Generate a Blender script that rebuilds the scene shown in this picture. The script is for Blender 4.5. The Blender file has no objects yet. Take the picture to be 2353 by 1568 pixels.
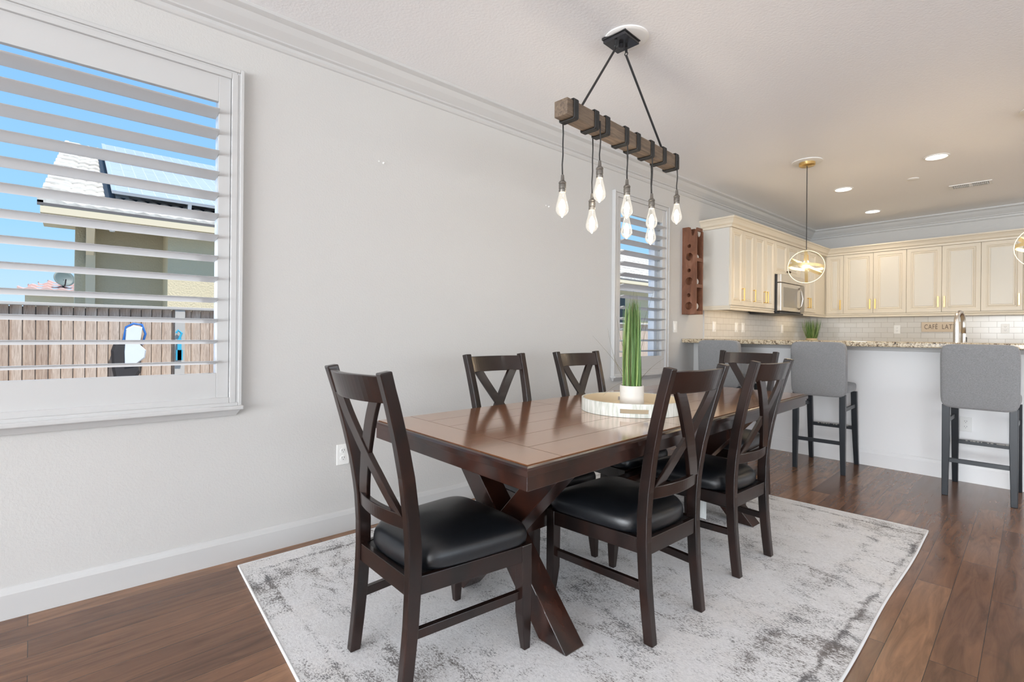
import bpy, bmesh, math, random
from mathutils import Vector, Matrix
from mathutils.geometry import tessellate_polygon
random.seed(7)
PI = math.pi
scn = bpy.context.scene
col = scn.collection

# ------------------------------------------------------------------ camera
H = 1.14
yaw, roll = math.radians(48.8077), math.radians(0.54728)
fw = Vector((-math.sin(yaw), math.cos(yaw), 0))
rt = Vector((math.cos(yaw), math.sin(yaw), 0)); up = Vector((0, 0, 1))
r2 = rt*math.cos(roll) + up*math.sin(roll); u2 = -rt*math.sin(roll) + up*math.cos(roll)
cd = bpy.data.cameras.new('camera'); cam = bpy.data.objects.new('camera', cd); col.objects.link(cam)
cam.matrix_world = Matrix(((r2.x, u2.x, -fw.x, 0), (r2.y, u2.y, -fw.y, 0), (r2.z, u2.z, -fw.z, H), (0, 0, 0, 1)))
cd.sensor_width = 36; cd.sensor_fit = 'HORIZONTAL'; cd.lens = 36*1153.87/2353
cd.shift_y = -(784-766.84)/2353; cd.clip_start = .05; cd.clip_end = 200
scn.camera = cam
vs = scn.view_settings
vs.view_transform = 'Standard'; vs.look = 'None'; vs.gamma = 1; vs.use_curve_mapping = False
vs.exposure = 0.0

# ------------------------------------------------------------------ world sky
w = bpy.data.worlds.new('sky'); scn.world = w; w.use_nodes = True
nt = w.node_tree; nt.nodes.clear()
tc = nt.nodes.new('ShaderNodeTexCoord'); sx = nt.nodes.new('ShaderNodeSeparateXYZ')
cr = nt.nodes.new('ShaderNodeValToRGB'); bg = nt.nodes.new('ShaderNodeBackground'); wo = nt.nodes.new('ShaderNodeOutputWorld')
nt.links.new(tc.outputs['Generated'], sx.inputs[0]); nt.links.new(sx.outputs['Z'], cr.inputs['Fac'])
nt.links.new(cr.outputs[0], bg.inputs[0]); nt.links.new(bg.outputs[0], wo.inputs[0])
e = cr.color_ramp.elements
e[0].position = 0.0; e[0].color = (.62, .82, .97, 1)
e[1].position = .45; e[1].color = (.23, .52, 1.0, 1)
k = cr.color_ramp.elements.new(.15); k.color = (.36, .68, 1.0, 1)
bg.inputs['Strength'].default_value = 1.08

# ------------------------------------------------------------------ sun, window daylight and fill lamps
def light(name, kind, loc, energy, color=(1, 1, 1), rot=None, size=None, size_y=None, spot=None, blend=None):
    l = bpy.data.lights.new(name, kind); o = bpy.data.objects.new(name, l); col.objects.link(o)
    o.location = loc; l.energy = energy; l.color = color
    if rot: o.rotation_euler = rot
    if kind == 'AREA':
        l.size = size
        if size_y: l.shape = 'RECTANGLE'; l.size_y = size_y
    elif size is not None and kind != 'SUN': l.shadow_soft_size = size
    if spot: l.spot_size = spot; l.spot_blend = blend or .6
    return o
sd = Vector((-.46, -.14, -.87))
sun = light('sun', 'SUN', (8, 4, 20), 5.2, (1, .95, .87)); sun.data.angle = math.radians(.6)
sun.rotation_euler = sd.to_track_quat('-Z', 'Y').to_euler()
# daylight from doors behind the camera, then two added fill lamps on the right
light('daylight_door_window', 'AREA', (1.0, -7.9, 1.3), 1180, (.92, .96, 1), (PI/2+.72, 0, 0), 7.0, 2.2)
light('side_ceiling_fill', 'AREA', (4.42, 1.2, 1.45), 120, (.94, .97, 1), (0, PI/2+.8, 0), 1.9, 4.4)  # added fill lamp aimed up to brighten the ceiling
light('kitchen_warm_fill', 'AREA', (4.42, 6.8, 1.6), 34, (1, .91, .78), (0, PI/2+.35, 0), 1.2, 2.2)  # added warm fill for the upper kitchen wall, tilted up
# daylight through the two shuttered windows
light('daylight_shutter_window', 'AREA', (-2.98, -.15, 1.2), 5, (.95, .97, 1), (0, -PI/2-.5, 0), 1.0, 1.3)

# ------------------------------------------------------------------ materials
MAT = {}
def mat(name, color=(.8, .8, .8), rough=.5, metal=0, spec=.5, coat=0, **kw):
    if name in MAT: return MAT[name]
    m = bpy.data.materials.new(name); m.use_nodes = True
    b = m.node_tree.nodes['Principled BSDF']
    b.inputs['Base Color'].default_value = (*color, 1); b.inputs['Roughness'].default_value = rough
    b.inputs['Metallic'].default_value = metal; b.inputs['Specular IOR Level'].default_value = spec
    if coat: b.inputs['Coat Weight'].default_value = coat; b.inputs['Coat Roughness'].default_value = kw.get('coat_rough', .1)
    if 'emit' in kw:
        b.inputs['Emission Color'].default_value = (*kw['emit'], 1); b.inputs['Emission Strength'].default_value = kw.get('es', 1)
    MAT[name] = m
    return m
class NT:
    def __init__(s, m):
        s.m = m; s.t = m.node_tree; s.b = s.t.nodes['Principled BSDF']
        s.tc = s.t.nodes.new('ShaderNodeTexCoord')
    def n(s, kind, **kw):
        x = s.t.nodes.new('ShaderNode'+kind)
        for a, v in kw.items(): setattr(x, a, v)
        return x
    def l(s, a, b): s.t.links.new(a, b)
    def mapping(s, scale=(1, 1, 1), rot=(0, 0, 0), loc=(0, 0, 0), src='Object'):
        m = s.n('Mapping'); m.inputs['Scale'].default_value = scale; m.inputs['Rotation'].default_value = rot
        m.inputs['Location'].default_value = loc; s.l(s.tc.outputs[src], m.inputs[0]); return m.outputs[0]
    def noise(s, vec, scale, detail=4, rough=.55, dist=0):
        n = s.n('TexNoise'); n.inputs['Scale'].default_value = scale; n.inputs['Detail'].default_value = detail
        n.inputs['Roughness'].default_value = rough; n.inputs['Distortion'].default_value = dist
        if vec is not None: s.l(vec, n.inputs['Vector'])
        return n.outputs['Fac']
    def ramp(s, fac, stops, interp='LINEAR'):
        r = s.n('ValToRGB'); r.color_ramp.interpolation = interp
        el = r.color_ramp.elements
        while len(el) < len(stops): el.new(.5)
        for i, (p, c) in enumerate(stops):
            el[i].position = p; el[i].color = (*c, 1) if len(c) == 3 else c
        s.l(fac, r.inputs[0]); return r.outputs[0]
    def mix(s, f, a, b, mode='MIX'):
        m = s.n('Mix', data_type='RGBA', blend_type=mode)
        for i, v in ((0, f), (6, a), (7, b)):
            if isinstance(v, (int, float)): m.inputs[i].default_value = v
            elif isinstance(v, tuple): m.inputs[i].default_value = (*v, 1)
            else: s.l(v, m.inputs[i])
        return m.outputs[2]
    def math(s, op, a, b=None, c=None):
        m = s.n('Math', operation=op)
        for i, v in enumerate((a, b, c)):
            if v is None: continue
            if isinstance(v, (int, float)): m.inputs[i].default_value = v
            else: s.l(v, m.inputs[i])
        return m.outputs[0]
    def bump(s, h, strength=.2, dist=.01):
        b = s.n('Bump'); b.inputs['Strength'].default_value = strength; b.inputs['Distance'].default_value = dist
        s.l(h, b.inputs['Height']); s.l(b.outputs[0], s.b.inputs['Normal']); return b
    def color(s, c): s.l(c, s.b.inputs['Base Color'])

def plaster(name, color, scale, strength):
    m = mat(name, color, .75, spec=.3); t = NT(m)
    v = t.mapping(); t.bump(t.noise(v, scale, 5, .6), strength, .004); return m
M_wall = plaster('wall_paint', (.585, .578, .562), 95, .38)
M_ceil = plaster('ceiling_paint', (.93, .94, .955), 70, .42)
M_trim = mat('white_trim', (.575, .575, .568), .35)
M_shut = mat('white_shutter', (.555, .555, .55), .35)
M_white = mat('white_plastic', (.85, .85, .83), .3)
M_black = mat('black_metal', (.018, .018, .019), .42)
M_slot = mat('outlet_slot', (.03, .03, .03), .6)

def floor_mat():
    m = mat('floor_wood', (.2, .12, .08), .3); t = NT(m)
    v = t.mapping(rot=(0, 0, math.radians(-92.6)))      # planks run along the long walls
    br = t.n('TexBrick', offset=.37, offset_frequency=2)
    br.inputs['Scale'].default_value = 1; br.inputs['Brick Width'].default_value = 1.15; br.inputs['Row Height'].default_value = .127
    br.inputs['Mortar Size'].default_value = .0011; br.inputs['Mortar Smooth'].default_value = .15; br.inputs['Bias'].default_value = -.1
    br.inputs['Color1'].default_value = (0, 0, 0, 1); br.inputs['Color2'].default_value = (1, 1, 1, 1); br.inputs['Mortar'].default_value = (0, 0, 0, 1)
    t.l(v, br.inputs['Vector'])
    tone = t.ramp(br.outputs['Color'], [(0, (.15, .074, .042)), (.45, (.215, .108, .060)), (.8, (.28, .148, .082)), (1, (.38, .21, .12))])
    add = t.n('VectorMath', operation='ADD'); sc = t.n('VectorMath', operation='SCALE'); sc.inputs['Scale'].default_value = 7.3
    t.l(br.outputs['Color'], sc.inputs[0]); t.l(v, add.inputs[0]); t.l(sc.outputs[0], add.inputs[1])
    mp = t.n('Mapping'); mp.inputs['Scale'].default_value = (1.1, 9, 1); t.l(add.outputs[0], mp.inputs[0])
    g = t.noise(mp.outputs[0], 2.6, 8, .62, .9)
    c = t.mix(.75, tone, t.ramp(g, [(.25, (.35, .33, .32)), (.5, (.9, .88, .86)), (.72, (1.35, 1.3, 1.22))]), 'MULTIPLY')
    mp2 = t.n('Mapping'); mp2.inputs['Scale'].default_value = (2.2, 4.5, 1); t.l(add.outputs[0], mp2.inputs[0])
    k = t.noise(mp2.outputs[0], 1.5, 3, .5, 1.6)
    c = t.mix(t.ramp(k, [(.64, (0, 0, 0)), (.82, (.55, .55, .55))]), c, (.07, .042, .03))
    c = t.mix(br.outputs['Fac'], c, (.03, .018, .013)); t.color(c)
    h = t.math('ADD', t.math('MULTIPLY', g, .35), t.math('MULTIPLY', br.outputs['Fac'], -1.2))
    hs = t.noise(v, 9, 3); h = t.math('ADD', h, t.math('MULTIPLY', hs, .8))
    t.bump(h, .12, .003)
    t.l(t.math('MULTIPLY_ADD', g, .12, .15), t.b.inputs['Roughness']); return m
M_floor = floor_mat()

def espresso(name, c0, c1, rough=.27, sc=1, coat=.12):
    m = mat(name, c0, rough, coat=coat, coat_rough=.12); t = NT(m)
    v = t.mapping(scale=(2.2*sc, 2.2*sc, 1.0*sc))
    n = t.noise(v, 4, 6, .6, .8)
    t.color(t.mix(t.ramp(n, [(.35, (0, 0, 0)), (.75, (1, 1, 1))]), c0, c1))
    t.bump(t.noise(t.mapping(scale=(10, 10, 4)), 6, 3), .02, .002); return m
M_esp = espresso('espresso_wood', (.008, .0055, .005), (.027, .0105, .007))
M_tab = espresso('table_edge_wood', (.009, .0055, .005), (.050, .015, .008), .22)

def tabletop_mat():
    m = mat('tabletop_wood', (.1, .045, .025), .17); t = NT(m)
    b = t.b; b.inputs['Coat Weight'].default_value = 1; b.inputs['Coat IOR'].default_value = 1.9; b.inputs['Coat Roughness'].default_value = .13; b.inputs['Coat Tint'].default_value = (1, .90, .80, 1); b.inputs['IOR'].default_value = 3.6; b.inputs['Specular Tint'].default_value = (1, .82, .66, 1)
    v = t.mapping()
    sp = t.n('SeparateXYZ'); t.l(v, sp.inputs[0])
    # boards run lengthwise (local y), .155 m wide
    idx = t.math('FLOOR', t.math('DIVIDE', t.math('ADD', sp.outputs['X'], 5), .158))
    wn = t.n('TexWhiteNoise', noise_dimensions='1D'); t.l(idx, wn.inputs['W'])
    g = t.noise(t.mapping(scale=(14, 1.3, 1)), 3, 7, .6, .6)
    c = t.ramp(g, [(.3, (.19, .080, .036)), (.55, (.29, .125, .058)), (.8, (.37, .17, .08))])
    c = t.mix(.35, c, t.ramp(wn.outputs['Value'], [(0, (.6, .6, .6)), (1, (1.35, 1.3, 1.25))]), 'MULTIPLY')
    t.color(c); t.bump(g, .03, .002)
    t.l(t.math('MULTIPLY_ADD', t.noise(v, 5, 4), .10, .12), b.inputs['Roughness']); return m
M_top = tabletop_mat()

M_leather = mat('black_leather', (.006, .007, .009), .36, spec=.6)
t = NT(M_leather); t.bump(t.noise(t.mapping(), 140, 5, .6), .18, .0015)

def fabric_mat():
    m = mat('grey_fabric', (.2, .2, .21), .9, spec=.2); t = NT(m)
    v1 = t.noise(t.mapping(scale=(1, 1, .12)), 900, 2); v2 = t.noise(t.mapping(scale=(.12, .12, 1)), 900, 2)
    s = t.math('ADD', v1, v2)
    t.color(t.ramp(t.math('MULTIPLY', s, .5), [(.3, (.15, .15, .152)), (.5, (.235, .236, .24)), (.7, (.33, .332, .338))]))
    t.bump(s, .3, .001); t.b.inputs['Sheen Weight'].default_value = .3; return m
M_fab = fabric_mat()
M_stool = mat('charcoal_painted_wood', (.017, .021, .026), .38)
t = NT(M_stool); t.bump(t.noise(t.mapping(scale=(20, 20, 3)), 8, 3), .06, .002)
M_chip = mat('bare_chipped_wood', (.35, .33, .3), .8)

def rug_mat():
    m = mat('rug_pile', (.7, .7, .7), .95, spec=.1); t = NT(m)
    v = t.mapping()
    sp = t.n('SeparateXYZ'); t.l(v, sp.inputs[0])
    base = t.ramp(t.noise(v, 2.2, 5, .6), [(.3, (.74, .735, .725)), (.5, (.84, .84, .845)), (.72, (.80, .775, .75))])
    base = t.mix(t.ramp(t.noise(t.mapping(scale=(1, 1.8, 1)), 70, 6, .8), [(.42, (.5, .5, .5)), (.56, (0, 0, 0))]), base, (.60, .595, .60))
    fine = t.noise(t.mapping(scale=(1, 1.7, 1)), 85, 8, .85, .2)
    mid = t.noise(t.mapping(scale=(1, 1.6, 1)), 6.5, 5, .65, .9)
    big = t.noise(v, 1.5, 3, .5, .5)
    # faded border and medallion tracery
    wx = t.math('ADD', t.math('MULTIPLY', t.math('ADD', t.noise(v, 9, 3), -.5), .05), sp.outputs['X'])
    wy = t.math('ADD', t.math('MULTIPLY', t.math('ADD', t.noise(t.mapping(loc=(3, 1, 0)), 9, 3), -.5), .05), sp.outputs['Y'])
    ax = t.math('ABSOLUTE', wx); ay = t.math('ABSOLUTE', wy)
    ex = t.math('SUBTRACT', 1.07, ax); ey = t.math('SUBTRACT', 1.57, ay)
    ed = t.math('MINIMUM', ex, ey)
    def band(val, c, wd): return t.math('SUBTRACT', 1, t.math('MINIMUM', 1, t.math('DIVIDE', t.math('ABSOLUTE', t.math('SUBTRACT', val, c)), wd)))
    b1 = band(ed, .085, .02); b2 = band(ed, .26, .045)
    pl = t.math('ADD', t.math('MULTIPLY', ax, ax), t.math('MULTIPLY', t.math('MULTIPLY', ay, ay), .42))
    pl = t.math('SQRT', pl)
    b3 = t.math('SINE', t.math('MULTIPLY', pl, 26)); b3 = t.math('MAXIMUM', b3, 0)
    vor = t.n('TexVoronoi', feature='DISTANCE_TO_EDGE'); vor.inputs['Scale'].default_value = 5.5; t.l(v, vor.inputs['Vector'])
    tr = t.math('SUBTRACT', 1, t.math('MINIMUM', 1, t.math('DIVIDE', vor.outputs['Distance'], .09)))
    pat = t.math('ADD', t.math('MULTIPLY', b1, .45), t.math('MULTIPLY', b2, .30))
    pat = t.math('ADD', pat, t.math('MULTIPLY', b3, .10)); pat = t.math('ADD', pat, t.math('MULTIPLY', tr, .14))
    s = t.math('ADD', t.math('MULTIPLY', fine, 1.45), t.math('MULTIPLY', mid, .62))
    s = t.math('ADD', s, t.math('MULTIPLY', big, .36)); s = t.math('ADD', s, t.math('MULTIPLY', pat, .29))
    dk = t.ramp(t.math('MULTIPLY', s, .5), [(.648, (0, 0, 0)), (.672, (.55, .55, .55)), (.715, (.92, .92, .92))])
    dc = t.ramp(t.noise(v, 3.1, 2), [(.4, (.105, .105, .112)), (.6, (.135, .115, .105))])
    t.color(t.mix(dk, base, dc))
    t.bump(t.noise(v, 300, 4, .7), .55, .004); return m
M_rug = rug_mat()
M_rugedge = mat('rug_binding', (.72, .73, .73), .9)

def granite_mat():
    m = mat('granite', (.5, .42, .3), .18); t = NT(m); v = t.mapping()
    a = t.noise(v, 52, 5, .65, 1.2); b_ = t.noise(t.mapping(loc=(5, 2, 1)), 60, 4, .6, .4)
    c = t.ramp(a, [(.36, (.035, .026, .02)), (.43, (.25, .18, .11)), (.50, (.55, .45, .31)), (.6, (.62, .54, .40)), (.68, (.22, .18, .14))])
    t.color(t.mix(t.ramp(b_, [(.60, (0, 0, 0)), (.66, (.9, .9, .9))]), c, (.05, .04, .035))); return m
M_gran = granite_mat()

def tile_mat(name, axis):
    m = mat(name, (.76, .75, .72), .16); t = NT(m)
    sp = t.n('SeparateXYZ'); t.l(t.tc.outputs['Object'], sp.inputs[0]); cb = t.n('CombineXYZ')
    t.l(sp.outputs[axis], cb.inputs[0]); t.l(sp.outputs['Z'], cb.inputs[1])
    mp = t.n('Mapping'); mp.inputs['Location'].default_value = (.0, -.915+.0716*20, 0); t.l(cb.outputs[0], mp.inputs[0])
    mp.inputs['Location'].default_value = (.86+.146*20 if axis == 'X' else 0, .0717*20-.915, 0)
    br = t.n('TexBrick', offset=.5); t.l(mp.outputs[0], br.inputs['Vector'])
    for nm, val in (('Scale', 1), ('Brick Width', .146), ('Row Height', .0717), ('Mortar Size', .0019), ('Mortar Smooth', .3)): br.inputs[nm].default_value = val
    br.inputs['Color1'].default_value = (.68, .665, .63, 1); br.inputs['Color2'].default_value = (.655, .64, .60, 1); br.inputs['Mortar'].default_value = (.43, .40, .36, 1)
    t.color(br.outputs['Color']); t.bump(t.math('SUBTRACT', 1, br.outputs['Fac']), .5, .002); return m
M_tileX = tile_mat('subway_tile', 'X'); M_tileY = tile_mat('subway_tile_side', 'Y')

M_cab = mat('cream_cabinet', (.69, .62, .50), .38)
M_cabpanel = mat('cream_cabinet_panel', (.67, .63, .545), .36)
M_cabside = mat('cabinet_white_side', (.66, .645, .60), .4)
M_gold = mat('brushed_brass', (.83, .58, .21), .28, 1)
M_steel = mat('brushed_steel', (.62, .59, .55), .28, 1)
M_mwdoor = mat('microwave_glass', (.22, .20, .17), .2)
M_pewter = mat('pewter_socket', (.20, .185, .165), .42, .75)
M_knob = mat('dark_bronze', (.10, .07, .05), .35, .8)

def beam_mat():
    m = mat('weathered_beam', (.2, .13, .08), .6); t = NT(m)
    g = t.noise(t.mapping(scale=(14, 1.2, 14)), 5, 7, .65, .6)
    t.color(t.ramp(g, [(.3, (.075, .055, .042)), (.52, (.16, .115, .08)), (.75, (.26, .19, .13))])); t.bump(g, .3, .003); return m
M_beam = beam_mat()
def rack_mat():
    m = mat('rack_wood', (.3, .12, .06), .5); t = NT(m)
    g = t.noise(t.mapping(scale=(3, 3, 1)), 5, 6, .6, 1)
    t.color(t.ramp(g, [(.3, (.115, .043, .022)), (.55, (.195, .078, .040)), (.75, (.28, .14, .09))])); return m
M_rack = rack_mat()
M_brass = mat('pendant_brass', (.78, .56, .24), .3, 1)
M_brassin = mat('pendant_gold_leaf', (.90, .72, .38), .4, .6)
M_cordg = mat('cord_black', (.02, .019, .018), .6)
M_pot = mat('ceramic_pot', (.74, .71, .66), .6)
t = NT(M_pot); t.bump(t.noise(t.mapping(scale=(1, 1, 6)), 26, 3), .25, .004)
def capiz():
    m = mat('shell_tray', (.7, .7, .66), .35); t = NT(m)
    g = t.noise(t.mapping(scale=(1, 1, .12)), 75, 3, .6)
    t.color(t.ramp(g, [(.35, (.50, .53, .47)), (.5, (.66, .68, .62)), (.65, (.80, .80, .76))])); return m
M_tray = capiz()
M_trayin = mat('tray_floor', (.74, .62, .44), .5)
M_grassA = mat('grass_blade', (.095, .20, .045), .5)
M_grassB = mat('grass_blade_pale', (.30, .42, .13), .5)
M_grassC = mat('grass_blade_brown', (.12, .10, .04), .6)
M_soil = mat('soil', (.05, .04, .03), .9)
M_paper = mat('label_paper', (.72, .76, .76), .8)
M_emitw = mat('downlight_diffuser', (1, 1, 1), .5, emit=(1, .95, .86), es=7)
M_fil = mat('filament_glow', (1, 1, 1), .5, emit=(1, .93, .80), es=16)

def glass_mat(name, refl=.08, tint=(1, 1, 1), glow=0, gcol=(1, .95, .85)):
    m = bpy.data.materials.new(name); m.use_nodes = True; t = m.node_tree; t.nodes.clear()
    tr = t.nodes.new('ShaderNodeBsdfTransparent'); tr.inputs[0].default_value = (*tint, 1)
    gl = t.nodes.new('ShaderNodeBsdfGlossy'); gl.inputs['Roughness'].default_value = .03
    lw = t.nodes.new('ShaderNodeLayerWeight'); lw.inputs['Blend'].default_value = refl
    mx = t.nodes.new('ShaderNodeMixShader'); out = t.nodes.new('ShaderNodeOutputMaterial')
    t.links.new(lw.outputs['Fresnel'], mx.inputs[0]); t.links.new(tr.outputs[0], mx.inputs[1]); t.links.new(gl.outputs[0], mx.inputs[2])
    last = mx.outputs[0]
    if glow:
        em = t.nodes.new('ShaderNodeEmission'); em.inputs[0].default_value = (*gcol, 1); em.inputs[1].default_value = glow
        ad = t.nodes.new('ShaderNodeAddShader'); t.links.new(last, ad.inputs[0]); t.links.new(em.outputs[0], ad.inputs[1]); last = ad.outputs[0]
    t.links.new(last, out.inputs[0]); MAT[name] = m; return m
M_pane = glass_mat('window_pane', .04)
M_bulb = glass_mat('bulb_glass', .25, (.97, .96, .94), .20)

# exterior
def fence_mat():
    m = mat('fence_wood', (.5, .4, .32), .8); t = NT(m)
    v = t.mapping(); sp = t.n('SeparateXYZ'); t.l(v, sp.inputs[0])
    idx = t.math('FLOOR', t.math('DIVIDE', t.math('ADD', sp.outputs['Y'], 20), .089))
    wn = t.n('TexWhiteNoise', noise_dimensions='1D'); t.l(idx, wn.inputs['W'])
    g = t.noise(t.mapping(scale=(6, 18, 1.6)), 4, 6, .6, 1.2)
    c = t.ramp(g, [(.3, (.40, .29, .22)), (.55, (.60, .47, .37)), (.8, (.76, .65, .54))])
    t.color(t.mix(.6, c, t.ramp(wn.outputs['Value'], [(0, (.68, .6, .55)), (.5, (1, 1, 1)), (1, (1.1, 1.15, 1.2))]), 'MULTIPLY')); return m
M_fence = fence_mat()
M_fcap = mat('fence_cap_grey', (.50, .47, .43), .85)
def stucco(name, c):
    m = mat(name, c, .9, spec=.1); t = NT(m); t.bump(t.noise(t.mapping(), 40, 4), .6, .02); return m
M_stA = stucco('shaded_stucco', (.62, .54, .38)); M_stB = stucco('cream_stucco', (.74, .64, .44))  # same stucco twice; the darker copy carries the eave shade in its colour
M_fascia = mat('beige_fascia', (.80, .68, .48), .7); M_gutter = mat('dark_gutter', (.16, .14, .13), .5)
M_rtile = mat('roof_tile', (.66, .62, .55), .85); t = NT(M_rtile)
t.color(t.ramp(t.noise(t.mapping(), 6, 5), [(.3, (.45, .41, .36)), (.6, (.68, .64, .57))]))
M_rtile2 = mat('red_roof_tile', (.62, .42, .37), .85)
M_solar = mat('solar_glass', (.46, .50, .62), .12); t = NT(M_solar)
br = t.n('TexBrick', offset=0); br.inputs['Scale'].default_value = 1; br.inputs['Brick Width'].default_value = .16; br.inputs['Row Height'].default_value = .16
br.inputs['Mortar Size'].default_value = .004; br.inputs['Color1'].default_value = (.46, .48, .56, 1); br.inputs['Color2'].default_value = (.50, .52, .60, 1); br.inputs['Mortar'].default_value = (.72, .75, .82, 1)
mp = t.n('Mapping'); mp.inputs['Rotation'].default_value = (0, 0, 0); t.l(t.tc.outputs['Object'], mp.inputs[0]); t.l(mp.outputs[0], br.inputs['Vector']); t.color(br.outputs['Color'])
M_dark = mat('panel_shadow_dark', (.03, .035, .04), .5)  # dark colour for the shadow under the solar panels
M_ground = mat('pale_concrete', (.55, .53, .5), .9); t = NT(M_ground); t.color(t.ramp(t.noise(t.mapping(), 3, 5), [(.3, (.46, .44, .42)), (.7, (.62, .6, .57))]))
M_dish = mat('dish_grey', (.13, .17, .16), .5)
M_blue = mat('blue_plastic', (.03, .16, .50), .4); M_cyan = mat('cyan_plastic', (.05, .42, .62), .4)
M_mesh = mat('white_net', (.72, .76, .80), .6); M_bag = mat('dark_bag', (.045, .04, .04), .5)
M_palm = mat('palm_frond', (.25, .27, .12), .7)
M_vinyl = mat('white_vinyl', (.80, .82, .85), .35)
M_winglass = mat('dark_window_glass', (.02, .024, .03), .08)

# ------------------------------------------------------------------ mesh helpers
class MB:
    def __init__(s): s.v = []; s.f = []
    def add(s, vs_, fs_):
        o = len(s.v); s.v += [tuple(p) for p in vs_]; s.f += [tuple(i+o for i in f) for f in fs_]
    def box(s, x0, x1, y0, y1, z0, z1):
        s.add([(x0, y0, z0), (x1, y0, z0), (x1, y1, z0), (x0, y1, z0), (x0, y0, z1), (x1, y0, z1), (x1, y1, z1), (x0, y1, z1)],
              [(0, 3, 2, 1), (4, 5, 6, 7), (0, 1, 5, 4), (1, 2, 6, 5), (2, 3, 7, 6), (3, 0, 4, 7)]); return s
    def loft(s, rings, caps=True, closed=False):
        n = len(rings[0]); o = len(s.v)
        for r in rings: s.v += [tuple(p) for p in r]
        m = len(rings)
        for i in range(m if closed else m-1):
            a = o+i*n; b = o+((i+1) % m)*n
            for j in range(n):
                k = (j+1) % n; s.f.append((a+j, a+k, b+k, b+j))
        if caps and not closed:
            s.f.append(tuple(o+j for j in reversed(range(n)))); s.f.append(tuple(o+(m-1)*n+j for j in range(n)))
        return s
    def tube(s, pts, r, n=10, closed=False, flat=None):
        pts = [Vector(p) for p in pts]; rings = []; m = len(pts)
        rr = r if isinstance(r, (list, tuple)) else [r]*m
        prev = None
        for i in range(m):
            if closed: d = pts[(i+1) % m]-pts[i-1]
            else: d = pts[min(i+1, m-1)]-pts[max(i-1, 0)]
            d.normalize()
            if prev is None:
                a = Vector((0, 0, 1)) if abs(d.z) < .9 else Vector((1, 0, 0)); u = d.cross(a).normalized()
            else: u = (prev-d*prev.dot(d)).normalized()
            prev = u; v = d.cross(u)
            rings.append([pts[i]+u*math.cos(2*PI*j/n)*rr[i]+v*math.sin(2*PI*j/n)*rr[i] for j in range(n)])
        return s.loft(rings, closed=closed)
    def lathe(s, prof, n=24, c=(0, 0, 0), axis='Z', caps=True):
        rings = []
        for r, z in prof:
            ring = []
            for j in range(n):
                a = 2*PI*j/n; x, y = r*math.cos(a), r*math.sin(a)
                p = (x, y, z) if axis == 'Z' else ((z, x, y) if axis == 'X' else (y, z, x))
                ring.append((c[0]+p[0], c[1]+p[1], c[2]+p[2]))
            rings.append(ring)
        return s.loft(rings, caps=caps)
    def quad(s, a, b, c, d): s.add([a, b, c, d], [(0, 1, 2, 3)]); return s
    def prism(s, poly, fn, t0, t1, holes=()):
        """poly 2D outline (+holes), fn(u,v,t)->xyz"""
        loops = [poly]+list(holes)
        flat = [p for l in loops for p in l]
        tris = tessellate_polygon([[Vector((p[0], p[1], 0)) for p in l] for l in loops])
        o = len(s.v); n = len(flat)
        s.v += [tuple(fn(p[0], p[1], t0)) for p in flat]; s.v += [tuple(fn(p[0], p[1], t1)) for p in flat]
        for a, b, c in tris: s.f.append((o+a, o+b, o+c)); s.f.append((o+n+c, o+n+b, o+n+a))
        i = 0
        for l in loops:
            m = len(l)
            for j in range(m):
                a = o+i+j; b = o+i+(j+1) % m; s.f.append((a, b, b+n, a+n))
            i += m
        return s
def obj(name, mb, m, parent=None, bevel=0, smooth=False, seg=2, loc=None, subsurf=0):
    me = bpy.data.meshes.new(name); me.from_pydata(mb.v, [], mb.f); me.update()
    bm = bmesh.new(); bm.from_mesh(me); bmesh.ops.remove_doubles(bm, verts=bm.verts, dist=1e-6) if subsurf else None
    bmesh.ops.recalc_face_normals(bm, faces=bm.faces); bm.to_mesh(me); bm.free()
    o = bpy.data.objects.new(name, me); col.objects.link(o)
    for x in (m if isinstance(m, (list, tuple)) else [m]): me.materials.append(x)
    if parent: o.parent = parent
    if loc: o.location = loc
    if bevel:
        b = o.modifiers.new('bevel', 'BEVEL'); b.width = bevel; b.segments = seg; b.limit_method = 'ANGLE'; b.angle_limit = math.radians(38)
    if subsurf:
        q = o.modifiers.new('sub', 'SUBSURF'); q.levels = subsurf; q.render_levels = subsurf
    if smooth or subsurf:
        for p in me.polygons: p.use_smooth = True
        if smooth == 'auto':
            try: me.set_sharp_from_angle(angle=math.radians(40))
            except Exception: pass
    return o
def box(name, x0, x1, y0, y1, z0, z1, m, parent=None, bevel=0): return obj(name, MB().box(x0, x1, y0, y1, z0, z1), m, parent, bevel)
def tag(o, label, cat, group=None, kind=None):
    o['label'] = label; o['category'] = cat
    if group: o['group'] = group
    if kind: o['kind'] = kind
    return o
def thing(name, label, cat, loc=(0, 0, 0), rz=0, group=None):
    o = bpy.data.objects.new(name, None); col.objects.link(o); o.empty_display_size = .1
    o.location = loc; o.rotation_euler = (0, 0, rz); return tag(o, label, cat, group)
def struct(o): o['kind'] = 'structure'; return o
def sempty(name, loc=(0, 0, 0)):
    o = bpy.data.objects.new(name, None); col.objects.link(o); o.location = loc; return struct(o)
def copy_tree(o, parent=None):
    c = o.copy(); col.objects.link(c); c.parent = parent
    for ch in list(kids.get(o.name, [])): copy_tree(ch, c)
    return c
kids = {}
def index_kids():
    kids.clear()
    for o in bpy.data.objects:
        if o.parent: kids.setdefault(o.parent.name, []).append(o)
def dup(src, label, loc, rz=0, group=None):
    index_kids(); c = copy_tree(src); c.location = loc; c.rotation_euler = (0, 0, rz); c['label'] = label
    if group: c['group'] = group
    return c

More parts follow.
